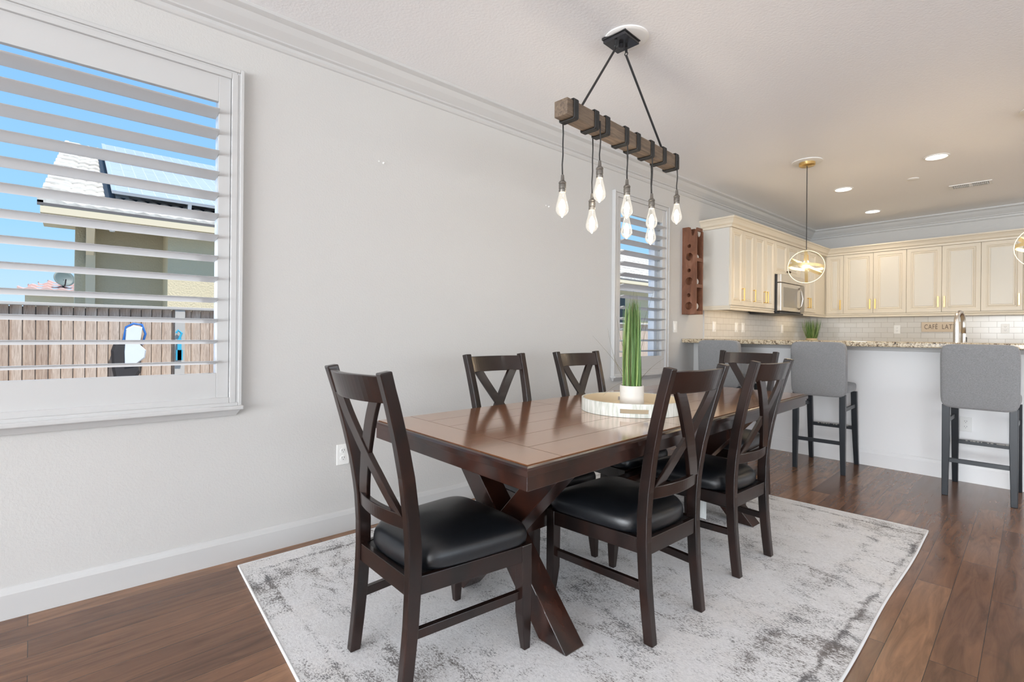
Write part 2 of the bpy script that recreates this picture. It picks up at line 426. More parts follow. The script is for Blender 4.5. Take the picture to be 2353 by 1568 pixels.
# ------------------------------------------------------------------ room shell
WX, CZ, YB = -2.789, 2.74, 8.5
W1 = (-.86, .60); W2 = (3.655, 4.47); WZ = (.80, 2.40)     # openings of the two windows on the left wall
struct(box('floor', -3.0, 4.6, -8.1, 8.7, -.12, 0, M_floor))
struct(box('ceiling', -3.0, 4.6, -8.1, 8.7, CZ, CZ+.25, M_ceil))
mb = MB(); X0 = WX-.15
mb.box(X0, WX, -8.1, W1[0], 0, CZ); mb.box(X0, WX, W1[1], W2[0], 0, CZ); mb.box(X0, WX, W2[1], 8.65, 0, CZ)
for a, b in (W1, W2): mb.box(X0, WX, a, b, 0, WZ[0]); mb.box(X0, WX, a, b, WZ[1], CZ)
struct(obj('wall_left', mb, M_wall))
struct(box('wall_back', WX, 4.6, YB, YB+.15, 0, CZ, M_wall))
mb = MB(); mb.box(4.5, 4.65, -8.1, -1.3, 0, CZ); mb.box(4.5, 4.65, 3.6, 5.6, 0, CZ); mb.box(4.5, 4.65, 8, 8.65, 0, CZ)
mb.box(4.5, 4.65, -1.3, 3.6, 0, .4); mb.box(4.5, 4.65, -1.3, 3.6, 2.45, CZ); mb.box(4.5, 4.65, 5.6, 8, 0, 1); mb.box(4.5, 4.65, 5.6, 8, 2.3, CZ)
struct(obj('wall_right', mb, M_wall))
mb = MB(); mb.box(WX, -2.6, -8.15, -8, 0, CZ); mb.box(4.4, 4.5, -8.15, -8, 0, CZ); mb.box(-2.6, 4.4, -8.15, -8, 2.45, CZ)
struct(obj('wall_front', mb, M_wall))
# sliding door behind the camera, picture windows on the right
d = sempty('door_1')
mb = MB()
for x in (-2.6, -.85, .9, 2.65, 4.32): mb.box(x, x+.08, -8.12, -8.04, .0, 2.45)
mb.box(-2.6, 4.4, -8.12, -8.04, 2.37, 2.45); mb.box(-2.6, 4.4, -8.12, -8.04, 0, .09); obj('door_frame', mb, M_vinyl, d)
obj('door_glass', MB().box(-2.52, 4.32, -8.085, -8.08, .09, 2.37), M_pane, d)
for nme, (ya, yb), (za, zb) in (('window_3', (-1.3, 3.6), (.4, 2.45)), ('window_4', (5.6, 8), (1, 2.3))):
    d = sempty(nme); mb = MB()
    for y in (ya, (ya+yb)/2-.03, yb-.06): mb.box(4.52, 4.6, y, y+.06, za, zb)
    mb.box(4.52, 4.6, ya, yb, za, za+.06); mb.box(4.52, 4.6, ya, yb, zb-.06, zb); obj('window_frame', mb, M_vinyl, d)
    obj('window_glass', MB().box(4.555, 4.56, ya+.06, yb-.06, za+.06, zb-.06), M_pane, d)

# crown moulding: profile (out from wall, down from ceiling)
CP = [(0, 0), (.105, 0), (.105, -.016), (.092, -.024), (.080, -.030), (.062, -.058), (.038, -.084), (.030, -.092), (.030, -.100), (.016, -.106), (.016, -.122), (.008, -.134), (0, -.138)]
def crown(name, fn, t0, t1):
    mb = MB(); mb.loft([[fn(u, v, t0) for u, v in CP], [fn(u, v, t1) for u, v in CP]]); return struct(obj(name, mb, M_trim, smooth=False))
crown('trim_1', lambda u, v, t: (WX+u, t, CZ+v), -8.0, YB)
crown('trim_2', lambda u, v, t: (t, YB-u, CZ+v), WX, 4.5)
BP = [(0, 0), (.016, 0), (.016, .112), (.012, .122), (.009, .134), (.004, .142), (0, .144)]
def base(name, fn, t0, t1):
    mb = MB(); mb.loft([[fn(u, v, t0) for u, v in BP], [fn(u, v, t1) for u, v in BP]]); return struct(obj(name, mb, M_trim))
base('baseboard_left', lambda u, v, t: (WX+u, t, v*.86), -8.0, 5.05)
YP = 5.335
base('baseboard_bar', lambda u, v, t: (t, YP-u, v), WX+.1, 1.6).data.materials[0] = mat('bar_trim', (.88, .88, .88), .35)

# ------------------------------------------------------------------ shuttered windows
def shutter_window(nm, y0, y1, nlouv=13):
    """y0..y1 outer edges of the casing"""
    wz0, wz1 = .767, 2.43
    W = sempty(nm)
    X = WX
    # casing with stepped profile, mitred look from nested frames
    def ring(mb, a, b, zlo, zhi, wd, x0, x1):
        mb.box(x0, x1, a, a+wd, zlo, zhi); mb.box(x0, x1, b-wd, b, zlo, zhi)
        mb.box(x0, x1, a+wd, b-wd, zhi-wd, zhi); mb.box(x0, x1, a+wd, b-wd, zlo, zlo+wd)
    mb = MB(); ring(mb, y0, y1, wz0+.004, wz1, .017, X, X+.036); ring(mb, y0+.015, y1-.015, wz0+.010, wz1-.015, .014, X, X+.026)
    ring(mb, y0+.026, y1-.026, wz0+.02, wz1-.026, .028, X, X+.030); obj('casing', mb, M_shut, W, .003)
    mb = MB(); mb.box(X, X+.055, y0-.006, y1+.006, wz0-.014, wz0+.006); obj('sill', mb, M_shut, W, .005)
    mb = MB(); mb.loft([[(X+.0, y0+.004+q, wz0-.013), (X+.034, y0+.004+q, wz0-.013), (X+.016, y0+.022*(1 if q == 0 else 1)+q, wz0-.044), (X, y0+.022+q, wz0-.044)] for q in (0,)] +
                      [[(X+.0, y1-.004, wz0-.013), (X+.034, y1-.004, wz0-.013), (X+.016, y1-.022, wz0-.044), (X, y1-.022, wz0-.044)]]); obj('apron', mb, M_shut, W)
    # panel
    a, b, zl, zh = y0+.056, y1-.056, .80, 2.385
    st = .052
    mb = MB(); mb.box(X-.012, X+.016, a, a+st, zl, zh); mb.box(X-.012, X+.016, b-st, b, zl, zh)
    mb.box(X-.012, X+.015, a+st, b-st, zl, .935); mb.box(X-.012, X+.015, a+st, b-st, 2.252, zh)
    obj('shutter_panel', mb, M_shut, W, .002)
    mb = MB(); tilt = math.radians(8.5)
    for i in range(nlouv):
        zc = .985+i*.1008
        ring_ = []
        for j in range(20):
            t_ = 2*PI*j/20; u, v = .057*math.cos(t_), .0062*math.sin(t_)*(1+.0*math.cos(t_))
            ring_.append((u*math.cos(tilt)-v*math.sin(tilt), u*math.sin(tilt)+v*math.cos(tilt)))
        mb.loft([[(X+.002+u, yy, zc+v) for u, v in ring_] for yy in (a+st+.002, b-st-.002)])
    obj('louvers', mb, M_shut, W, smooth='auto')
    # jamb lining, vinyl sash and glass
    ja, jb = y0+.045, y1-.045
    mb = MB(); mb.box(X-.15, X-.005, ja-.03, ja-.001, .80, 2.40); mb.box(X-.15, X-.005, jb+.001, jb+.03, .80, 2.40)
    mb = MB(); fx0, fx1 = X-.155, X-.085
    for (p, q) in ((ja-.02, ja+.045), (jb-.045, jb+.02)): mb.box(fx0, fx1, p, q, .80, 2.40)
    mb.box(fx0, fx1, ja, jb, .80, .86); mb.box(fx0, fx1, ja, jb, 2.34, 2.40)
    if jb-ja < 1: mb.box(fx0+.02, fx1-.01, ja+.045, jb-.045, 1.56, 1.60)
    obj('sash', mb, M_vinyl, W, .003)
    obj('window_glass', MB().box(X-.128, X-.124, ja+.04, jb-.04, .85, 2.35), M_pane, W)
    return W
shutter_window('window_1', -.90, .634)
shutter_window('window_2', 3.612, 4.508)

# ------------------------------------------------------------------ bar wall and granite
struct(box('wall_bar', WX, 1.6, YP, YP+.14, 0, 1.06, mat('bar_paint', (.90, .90, .90), .5)))
struct(obj('trim_3', MB().box(WX, WX+.11, 5.05, YP, 0, 1.06), M_trim, bevel=.003))
mb = MB(); mb.box(WX+.002, 1.75, 4.80, 5.53, 1.062, 1.103)
tag(obj('bar_countertop', mb, M_gran, bevel=.008), 'speckled beige granite bar countertop above the white half wall', 'countertop')
struct(box('trim_4', WX+.11, 1.6, YP-.03, YP+.001, 1.02, 1.062, M_trim, bevel=.004))

# outlets and switches
def plate(name, label, cat, loc, rz, kind='outlet', grp=None, gang=1):
    t_ = thing(name, label, cat, loc, rz, grp)          # local: +x across, -y out of wall, z up
    wd = .036*gang+(.002 if gang > 1 else 0)
    obj('cover_plate', MB().box(-wd, wd, -.006, 0, -.058, .058), M_white, t_, .002)
    if kind == 'outlet':
        for z in (-.021, .021):
            f = obj('socket_face', MB().lathe([(.0165, -.0085), (.0165, -.005)], 20, (0, 0, z), 'Y'), M_white, t_)
            mb = MB(); mb.box(-.0075, -.0055, -.0092, -.008, z, z+.009); mb.box(.0055, .0075, -.0092, -.008, z, z+.009); mb.lathe([(.0022, -.0092), (.0022, -.008)], 8, (0, 0, z-.007), 'Y')
            obj('slots', mb, M_slot, f)
    else:
        for g_ in range(gang):
            xc = (g_-(gang-1)/2)*.046
            obj('rocker', MB().box(xc-.016, xc+.016, -.010, -.005, -.033, .033), M_white, t_, .002)
    return t_
plate('wall_outlet', 'white outlet low on left wall, partly behind the nearest chair', 'outlet', (WX, 1.165, .442), PI/2)
plate('wall_outlet', 'white outlet on the white bar wall behind the rightmost stool', 'outlet', (-.622, YP, .455), 0)
plate('light_switch', 'white switch plate on wall between narrow window and bar counter', 'switch', (WX, 4.67, 1.226), PI/2, 'switch')
plate('wall_outlet', 'small outlet on back tiles left of the cafe sign', 'outlet', (-1.70, YB-.01, 1.246), 0)
plate('wall_outlet', 'outlet on back tiles right of the faucet', 'outlet', (-.642, YB-.01, 1.256), 0)
for y, lb in ((5.48, 'leftmost switch plate on side tiles under the white cabinet end'), (6.03, 'second switch plate from left on side wall tiles'), (6.21, 'third switch plate from left on side wall tiles'), (7.41, 'rightmost plate on side wall tiles, near corner plant')):
    plate('light_switch', lb, 'switch', (WX+.01, y, 1.24), PI/2, 'switch')
for y, z, lb in ((1.40, 2.158, 'tiny screw anchor left in wall, nearer the large window'), (2.81, 2.141, 'tiny screw anchor left in wall, beside the hanging bulbs')):
    t_ = MB()
    t_.lathe([(.006, 0), (.007, .003), (.0035, .004), (.0025, .012)], 10, (WX, y, z), 'X'); t_.lathe([(.005, 0), (.005, .003)], 8, (WX, y-.03, z+.004), 'X')
    tag(obj('wall_anchor', t_, M_white), lb, 'wall anchor')

# ------------------------------------------------------------------ kitchen
tag(obj('tile_backsplash', MB().box(WX+.012, 1.6, YB-.0101, YB-.0005, .915, 1.43), M_tileX), 'white subway tile backsplash on back kitchen wall', 'backsplash')
mb = MB(); mb.box(WX+.0005, WX+.01, 5.262, YB-.0105, .915, 1.43)
tag(obj('tile_backsplash', mb, M_tileY), 'subway tile backsplash on side wall under microwave', 'backsplash')
tag(obj('tile_edge_trim', MB().box(WX, WX+.012, 5.248, 5.262, .9, 1.46), M_trim), 'narrow white vertical strip ending the side wall tiles', 'trim')
# lower counters (behind the bar)
mb = MB(); mb.box(WX+.011, 1.6, 7.86, YB-.011, .872, .912); mb.box(WX+.011, -2.15, 5.53, 7.86, .872, .912); mb.box(-2.15, 1.6, 5.53, 6.14, .872, .912)
tag(obj('kitchen_countertop', mb, M_gran, bevel=.006), 'granite kitchen worktop behind the bar, below backsplash', 'countertop')
for nm_, b_, lb in (('base_cabinet', (WX+.012, 1.6, 7.92, YB-.012), 'cream base cabinets along the back wall'), ('base_cabinet', (WX+.012, -2.2, 5.5, 7.9), 'cream base cabinets along the side wall'), ('base_cabinet', (-2.19, 1.6, 5.5, 6.1), 'cream sink cabinets behind the white bar wall')):
    r_ = thing(nm_, lb, 'cabinet', (b_[0], b_[2], 0)); mb = MB().box(0, b_[1]-b_[0], 0, b_[3]-b_[2], .1, .87); mb.box(.05, b_[1]-b_[0]-.05, .05, b_[3]-b_[2]-.05, 0, .1); obj('body', mb, M_cab, r_)

def door(parent, u0, u1, z0, z1, fr, handle=None, knob=False, hz=(1.52, 1.655)):
    """raised panel door; fr(u, d, z) -> xyz, d = distance outward from the cabinet face"""
    g = .0015; u0 += g; u1 -= g
    mb = MB()
    def rg(a, b, c, d_, t): return [fr(a, t, c), fr(b, t, c), fr(b, t, d_), fr(a, t, d_)]
    ins = [(0, .0), (0, .019), (.003, .021), (.042, .021), (.050, .014), (.056, .014), (.062, .018), (.068, .0125), (.078, .0125)]
    rings = [rg(u0+i, u1-i, z0+i, z1-i, t) for i, t in ins]
    mb.loft(rings, caps=True)
    dd = obj('door', mb, [M_cab], parent)
    mb = MB(); i = .078
    mb.loft([rg(u0+i, u1-i, z0+i, z1-i, .012), rg(u0+i+.004, u1-i-.004, z0+i+.004, z1-i-.004, .0155)]); obj('door_panel', mb, M_cabpanel, dd)
    if handle is not None:
        h = u0+.028 if handle == 'L' else u1-.028
        mb = MB()
        if knob:
            c = fr(h, .02, z0+.05); mb2 = [fr(h, .02, z0+.05), fr(h, .035, z0+.05), fr(h, .045, z0+.05)]
            mb.tube([fr(h, .02, z0+.05), fr(h, .034, z0+.05), fr(h, .036, z0+.05), fr(h, .050, z0+.05)], [.006, .006, .015, .012], 12); obj('knob', mb, M_knob, dd)
        else:
            for zz in hz: mb.tube([fr(h, .02, zz-.006 if zz > 1.6 else zz+.006), fr(h, .048, zz-.006 if zz > 1.6 else zz+.006)], .005, 8)
            a = [fr(h+s*.008, t, z) for z in (hz[0],) for s, t in ((-1, .044), (1, .044), (1, .054), (-1, .054))]
            b = [fr(h+s*.008, t, hz[1]) for s, t in ((-1, .044), (1, .044), (1, .054), (-1, .054))]
            mb.loft([a, b]); obj('handle', mb, M_gold, dd, .0015)
    return dd
XC, YC = -2.48, 8.17          # front planes of the upper cabinets
DZ0, DZ1 = 1.462, 2.285
frL = lambda u, d_, z: (XC+d_, u, z)
frB = lambda u, d_, z: (u, YC-d_, z)
def cabL(y0, y1, label, doors, z0=1.46, z1=2.286, side=M_cab, **kw):
    r_ = thing('upper_cabinet', label, 'cabinet', (0, 0, 0), 0, 'cream upper kitchen cabinets')
    obj('body', MB().box(WX+.001, XC-.001, y0+.0005, y1-.0005, z0, z1), side, r_)
    for a, b, h in doors: door(r_, a, b, z0+.004, DZ1, frL, h, **kw)
    return r_
def cabB(x0, x1, label, doors):
    r_ = thing('upper_cabinet', label, 'cabinet', (0, 0, 0), 0, 'cream upper kitchen cabinets')
    obj('body', MB().box(x0+.0005, x1-.0005, YC+.001, YB-.001, 1.46, 2.286), M_cab, r_)
    for a, b, h in doors: door(r_, a, b, DZ0, DZ1, frB, h)
    return r_
cabL(5.20, 5.49, 'first narrow wall cabinet beside the wine rack, white side showing', [(5.212, 5.49, 'R')], side=M_cabside)
cabL(5.49, 5.77, 'second narrow wall cabinet on side wall, single door', [(5.49, 5.77, 'R')])
cabL(5.77, 6.33, 'double-door wall cabinet just left of the microwave', [(5.77, 6.05, 'R'), (6.05, 6.33, 'L')])
cabL(6.33, 7.10, 'short wall cabinet with round knobs above the microwave', [(6.33, 6.715, 'R'), (6.715, 7.10, 'L')], z0=1.885, knob=True)
cabL(7.10, 7.80, 'double-door wall cabinet right of microwave, near corner', [(7.10, 7.43, 'R'), (7.43, 7.74, 'L')])
cabB(-2.48, -2.25, 'narrow single-door cabinet at the left end of back wall', [(-2.462, -2.25, 'R')])
cabB(-2.25, -1.54, 'double-door back wall cabinet above the small outlet', [(-2.25, -1.90, 'R'), (-1.90, -1.54, 'L')])
cabB(-1.54, -.828, 'double-door back wall cabinet above the cafe sign and faucet', [(-1.54, -1.187, 'R'), (-1.187, -.828, 'L')])
cabB(-.828, -.12, 'double-door back wall cabinet at the right edge of view', [(-.828, -.474, 'R'), (-.474, -.12, 'L')])
tag(obj('corner_filler', MB().box(WX+.001, XC-.001, 7.80, YB-.001, 1.46, 2.286), M_cab), 'cream filler block in the corner between cabinet runs', 'cabinet')
# cabinet crown and light rail, following both runs
KP = [(0, 0), (.012, 0), (.014, .022), (.030, .034), (.038, .058), (.052, .080), (.062, .086), (.062, .102), (0, .102)]
RP = [(-.02, -.0), (.020, -.0), (.022, -.012), (.014, -.026), (.020, -.034), (.020, -.045), (-.02, -.045)]
def run(name, prof, z, label, ext=.0):
    mb = MB()
    path = []
    def P(u, v, k):
        if k == 0: return (WX+.001, 5.20-u, z+v)
        if k == 1: return (XC+.02+u, 5.20-u, z+v)
        if k == 2: return (XC+.02+u, YC-.02-u, z+v)
        return (-.12, YC-.02-u, z+v)
    mb.loft([[P(u, v, k) for u, v in prof] for k in range(4)]); return tag(obj(name, mb, M_cab), label, 'trim')
run('cabinet_crown', [(u-.02 if u == 0 else u, v) for u, v in KP], 2.287, 'cream crown moulding running along the top of upper cabinets')
# light rail is interrupted by the microwave
def rail(pts, label):
    mb = MB(); mb.loft(pts); tag(obj('light_rail', mb, M_cab), label, 'trim')
rail([[(WX+.012, 5.20-u*.5, 1.4585+v) for u, v in RP], [(XC+.002+u, 5.20-u*.5, 1.4585+v) for u, v in RP], [(XC+.002+u, 6.32, 1.4585+v) for u, v in RP]], 'cream light rail under the side cabinets left of microwave')
rail([[(XC+.002+u, 7.105, 1.4585+v) for u, v in RP], [(XC+.002+u, YC-.002-u, 1.4585+v) for u, v in RP], [(-.12, YC-.002-u, 1.4585+v) for u, v in RP]], 'cream light rail under the back wall cabinets')

# microwave
mw = thing('microwave', 'stainless over-range microwave under the short cabinet', 'microwave', (WX, 6.335, 1.43))
L_ = .76; Dp = .40
obj('body', MB().box(.015, Dp-.045, 0, L_, 0, .452), M_black, mw, .004)
obj('top_vent_panel', MB().box(Dp-.045, Dp, 0, L_, .355, .452), M_steel, mw, .005)
dr = obj('door', MB().box(Dp-.045, Dp, 0, L_*.80, .012, .349), M_steel, mw, .005)
obj('door_window', MB().box(Dp-.002, Dp+.002, .075, .50, .06, .30), M_mwdoor, dr)
mb = MB(); mb.tube([(Dp, .57, .045), (Dp+.03, .57, .09), (Dp+.045, .57, .18), (Dp+.03, .57, .27), (Dp, .57, .315)], .008, 8); obj('handle', mb, M_steel, dr, smooth=True)
obj('control_panel', MB().box(Dp-.045, Dp-.001, L_*.80+.003, L_, .012, .349), M_mwdoor, mw, .003)
obj('bottom_grille', MB().box(.03, Dp-.01, .01, L_-.01, -.022, 0), M_black, mw, .004)

# sign CAFE LATTE
sg = thing('cafe_sign', 'tan wooden sign reading CAFÉ LATTE on back tiles', 'sign', (-1.228, YB-.010, 1.278))
obj('board', MB().box(-.21, .21, -.014, 0, -.064, .064), mat('sign_board', (.66, .55, .42), .7), sg, .003)
f = bpy.data.curves.new('lettering', 'FONT'); f.body = 'CAF\u00c9  LATTE'; f.size = .088; f.extrude = .001; f.align_x = 'CENTER'; f.align_y = 'CENTER'; f.space_character = 1.12
fo = bpy.data.objects.new('lettering_tmp', f); col.objects.link(fo)
bpy.context.view_layer.update(); dg = bpy.context.evaluated_depsgraph_get()
me = bpy.data.meshes.new_from_object(fo.evaluated_get(dg)); bpy.data.objects.remove(fo)
lo = bpy.data.objects.new('lettering', me); col.objects.link(lo); me.materials.clear(); me.materials.append(mat('sign_ink', (.18, .14, .11), .8))
xs = [v.co.x for v in me.vertices]; scl = .345/(max(xs)-min(xs)); cx = (max(xs)+min(xs))/2
for v in me.vertices: v.co.x = (v.co.x-cx)*scl
lo.parent = sg; lo.location = (-.005, -.0155, 0); lo.rotation_euler = (PI/2, 0, 0)

# faucet
fa = thing('kitchen_faucet', 'brushed steel gooseneck faucet rising behind the bar counter', 'faucet', (-.757, 5.9, .912), math.radians(-9))
mb = MB(); pts = [(0, 0, 0), (0, 0, .12), (0, 0, .30), (0, 0, .345)]
for i in range(0, 13): a = PI-PI*i/12; pts.append((0, .085+.085*math.cos(a), .36+.097*math.sin(a)))
pts += [(0, .172, .33), (0, .176, .27)]
mb.tube(pts, [.021]*3+[.0185]+[.0175]*13+[.0175, .017], 16); obj('gooseneck', mb, M_steel, fa, smooth=True)
mb = MB(); mb.lathe([(.012, .270), (.0185, .268), (.0195, .225), (.022, .180), (.020, .172), (.006, .170)], 20, (0, .178, 0)); hd = obj('spray_head', mb, M_steel, fa, smooth='auto')
obj('spray_button', MB().box(.012, .023, .17, .186, .19, .235), M_black, hd, .003)
mb = MB(); mb.lathe([(.03, 0), (.03, .01), (.022, .02)], 20); obj('base_ring', mb, M_steel, fa, smooth='auto')

# grass plants
def grass_plant(name, label, loc, pr_, ph, hmin, hmax, n, spread, potmat, seed, strays=()):
    rnd = random.Random(seed)
    g = thing(name, label, 'plant', loc)
    mb = MB(); mb.lathe([(pr_*.93, 0), (pr_*.97, .006), (pr_, .02), (pr_, ph-.004), (pr_-.002, ph), (pr_-.008, ph), (pr_-.009, ph-.015)], 36, caps=True); obj('pot', mb, potmat, g, smooth='auto')
    mb = MB(); mb.lathe([(pr_-.009, ph-.016), (.001, ph-.012)], 20); obj('soil', mb, M_soil, g)
    for nm_, mt, cnt, hs in (('grass_blades', M_grassA, int(n*.55), 1), ('pale_grass_blades', M_grassB, int(n*.3), .97), ('dry_grass_tips', M_grassC, int(n*.15), 1.12)):
        mb = MB()
        for i in range(cnt):
            a = rnd.uniform(0, 2*PI); r0 = rnd.uniform(0, 1)**.5*(pr_-.014); hh = rnd.uniform(hmin, hmax)*hs
            r1 = spread*rnd.uniform(.75, 1.0)*(r0/(pr_)+.12); a1 = a+rnd.uniform(-.3, .3)
            rt_ = r1*rnd.uniform(.35, .95) if spread < pr_*1.3 else r1*rnd.uniform(.9, 1.25)
            b0 = Vector((r0*math.cos(a), r0*math.sin(a), ph-.018)); b1 = Vector((r1*math.cos(a1), r1*math.sin(a1), ph+hh*.45)); b2 = Vector((rt_*math.cos(a1), rt_*math.sin(a1), ph+hh))
            wd = rnd.uniform(.0016, .0034)*(1 if nm_ != 'dry_grass_tips' else .55); da = rnd.uniform(0, PI); dv = Vector((math.cos(da), math.sin(da), 0))
            P = []
            for q in range(7):
                s = q/6; p = b0*(1-s)**2+b1*2*s*(1-s)+b2*s*s; ww = wd*(1-.85*s**2.2); P.append((p, ww))
            o = len(mb.v); nn = Vector((-dv.y, dv.x, 0))
            rings = [[p+dv*ww, p+nn*ww*.25, p-dv*ww, p-nn*ww*.25] for p, ww in P]
            mb.loft(rings)
        if nm_ == 'dry_grass_tips':
            for sp_ in strays:
                q0, q1, q2 = [Vector(p) for p in sp_]; mb.tube([q0*(1-k_/10)**2+q1*2*(k_/10)*(1-k_/10)+q2*(k_/10)**2 for k_ in range(11)], [.0011*(1-k_/14) for k_ in range(11)], 5)
        obj(nm_, mb, mt, g)
    return g
rdir = (math.cos(yaw), math.sin(yaw))
def sp(u, z): return (rdir[0]*u, rdir[1]*u, z)
TZ = .76
TRC = (-1.503, 2.121)
grass_plant('potted_grass', 'tall green faux grass in ribbed white pot on round tray', (TRC[0], TRC[1], TZ+.013), .059, .112, .34, .43, 420, .058, M_pot, 3,
            strays=[[sp(.0, .13), sp(-.06, .14), sp(-.145, .06)], [sp(.03, .12), sp(.07, .19), sp(.16, .25)], [sp(-.03, .13), sp(-.10, .23), sp(-.125, .40)], [sp(-.02, .14), sp(-.07, .22), sp(-.20, .36)], [sp(.0, .2), sp(.04, .40), sp(.11, .60)], [sp(.02, .2), sp(.065, .36), sp(.085, .52)], [sp(-.01, .2), sp(-.07, .35), sp(-.08, .46)]])
grass_plant('potted_grass', 'faux grass plant in tan pot in the far kitchen corner', (-2.62, 8.07, .913), .075, .20, .22, .292, 190, .15, mat('tan_pot', (.55, .43, .28), .6), 5)

# round shell tray
tr_ = thing('round_tray', 'round pearly shell tray with cut-out handles on table centre', 'tray', (TRC[0], TRC[1], TZ+.001), math.radians(12))
R0, R1, N = .250, .241, 96
aH = math.atan2(-TRC[1], -TRC[0])-math.radians(12)+.05
mb = MB()
def rimpt(r, a, z): return (r*math.cos(a), r*math.sin(a), z)
hw = .037/R0
for i in range(N):
    a0, a1 = 2*PI*i/N, 2*PI*(i+1)/N; am = (a0+a1)/2
    def near(c): return abs((am-c+PI) % (2*PI)-PI) < hw*1.75
    zs = [(0, .062)]
    if near(aH) or near(aH+PI): zs = [(0, .018), (.038, .062)]
    for z0, z1 in zs:
        mb.add([rimpt(R0, a0, z0), rimpt(R0, a1, z0), rimpt(R1, a1, z0), rimpt(R1, a0, z0), rimpt(R0, a0, z1), rimpt(R0, a1, z1), rimpt(R1, a1, z1), rimpt(R1, a0, z1)],
               [(0, 1, 5, 4), (2, 3, 7, 6), (0, 3, 2, 1), (4, 5, 6, 7), (0, 4, 7, 3), (1, 2, 6, 5)])
obj('rim', mb, M_tray, tr_)
mb = MB(); mb.lathe([(.001, .0), (R1, 0), (R1, .010), (.001, .010)], 64, caps=False); obj('tray_base', mb, M_trayin, tr_)
mb = MB(); mb.lathe([(R1-.0005, .010), (R1-.003, .011), (R1-.003, .0605), (R1-.0005, .0605)], N, caps=False)
# inner lining left open at the two handles
mb2 = MB(); n_ = N
for i in range(N):
    a0, a1 = 2*PI*i/N, 2*PI*(i+1)/N; am = (a0+a1)/2
    if any(abs((am-c+PI) % (2*PI)-PI) < hw*1.75 for c in (aH, aH+PI)): zs = [(.010, .018), (.038, .0605)]
    else: zs = [(.010, .0605)]
    for z0, z1 in zs: mb2.quad(rimpt(R1-.001, a0, z0), rimpt(R1-.001, a1, z0), rimpt(R1-.001, a1, z1), rimpt(R1-.001, a0, z1))
obj('lining', mb2, M_trayin, tr_)

# wine rack on the wall
wr = thing('wine_rack', 'tall reddish wooden wall wine rack with round bottle holes', 'wine rack', (WX, 4.80, 1.357))
def circ(cx_, cz_, r, n=28): return [(cx_+r*math.cos(2*PI*i/n), cz_+r*math.sin(2*PI*i/n)) for i in range(n)]
RW, RH = .158, .905
outl = [(0, 0), (RW, 0), (RW, RH-.045)]
for i in range(9): a = 0-PI*i/8*1.0; outl.append((RW-.037+.0-.018*math.cos(-a*1.0)*-1 if False else RW-.022-.022*(1-math.cos(PI*i/8))/1.0*.9, RH-.045-.05*math.sin(PI*i/8)))
outl += [(RW-.075, RH-.005), (RW-.09, RH), (0, RH)]
holes = []
for zc in (.707, .454, .198): holes.append(circ(.078, zc, .020)); holes.append(circ(.079, zc-.111, .040, 32))
for nm_, y0 in (('side_panel', 0), ('side_panel', .124)):
    mb = MB(); mb.prism(outl, lambda u, v, t: (u, t, v), y0, y0+.018, holes); obj(nm_, mb, M_rack, wr)
mb = MB()
for z in (0, .275, .545, RH-.05): mb.box(RW-.016, RW, .018, .124, z, z+.036)
obj('crossbars', mb, M_rack, wr)
obj('back_panel', MB().box(.001, .012, .018, .124, .0, RH-.02), M_rack, wr)

# ------------------------------------------------------------------ rug
rg = MB(); nx, ny = 40, 60
RC = (-1.585, 2.165)
def rugpt(s, t):
    nl, nr, fl, fr_ = Vector((-2.68, .61, 0)), Vector((-.475, .50, 0)), Vector((-2.735, 3.66, 0)), Vector((-.598, 3.775, 0))
    p = (nl*(1-s)+nr*s)*(1-t)+(fl*(1-s)+fr_*s)*t
    p.x += .004*math.sin(t*17)*(s**6); return p
for j in range(ny+1):
    for i in range(nx+1):
        p = rugpt(i/nx, j/ny); rg.v.append((p.x-RC[0], p.y-RC[1], .0115))
for j in range(ny):
    for i in range(nx):
        a = j*(nx+1)+i; rg.f.append((a, a+1, a+nx+2, a+nx+1))
rug = thing('area_rug', 'distressed grey and ivory area rug under the dining set', 'rug', (RC[0], RC[1], 0))
obj('pile', rg, M_rug, rug)
edge = [rugpt(i/nx, 0) for i in range(nx)]+[rugpt(1, j/ny) for j in range(ny)]+[rugpt(1-i/nx, 1) for i in range(nx)]+[rugpt(0, 1-j/ny) for j in range(ny)]
mb = MB(); mb.tube([(p.x-RC[0], p.y-RC[1], .0065) for p in edge], .0064, 8, closed=True); obj('binding', mb, M_rugedge, rug, smooth=True)

# ------------------------------------------------------------------ dining table
dt = thing('dining_table', 'long dark-stained trestle dining table with plank top', 'dining table', (-1.553, .976, 0), math.radians(0))
NL, NR, FR_, FL = Vector((-2.026, .978)), Vector((-1.041, .974)), Vector((-1.201, 3.647)), Vector((-2.184, 3.655))
O2 = Vector((-1.553, .976))
def tp(s, t, ins=0):
    """table point; s across 0..1, t along 0..1, ins inset in metres"""
    a = NL+(NR-NL)*s; b = FL+(FR_-FL)*s; p = a+(b-a)*t
    L1, L2 = .985, 2.675
    s2 = s+(.5-s)*2*ins/L1; t2 = t+(.5-t)*2*ins/L2
    a = NL+(NR-NL)*s2; b = FL+(FR_-FL)*s2; return (a+(b-a)*t2)-O2
def tring(ins, z): return [(*tp(s, t_, ins), z) for s, t_ in ((0, 0), (1, 0), (1, 1), (0, 1))]
mb = MB(); mb.loft([tring(.010, .728), tring(0, .731), tring(0, .748), tring(.004, .7545), tring(.012, .757), tring(.016, .7565), tring(.018, .7535), tring(.03, .7535)])
obj('table_rim', mb, M_tab, dt)
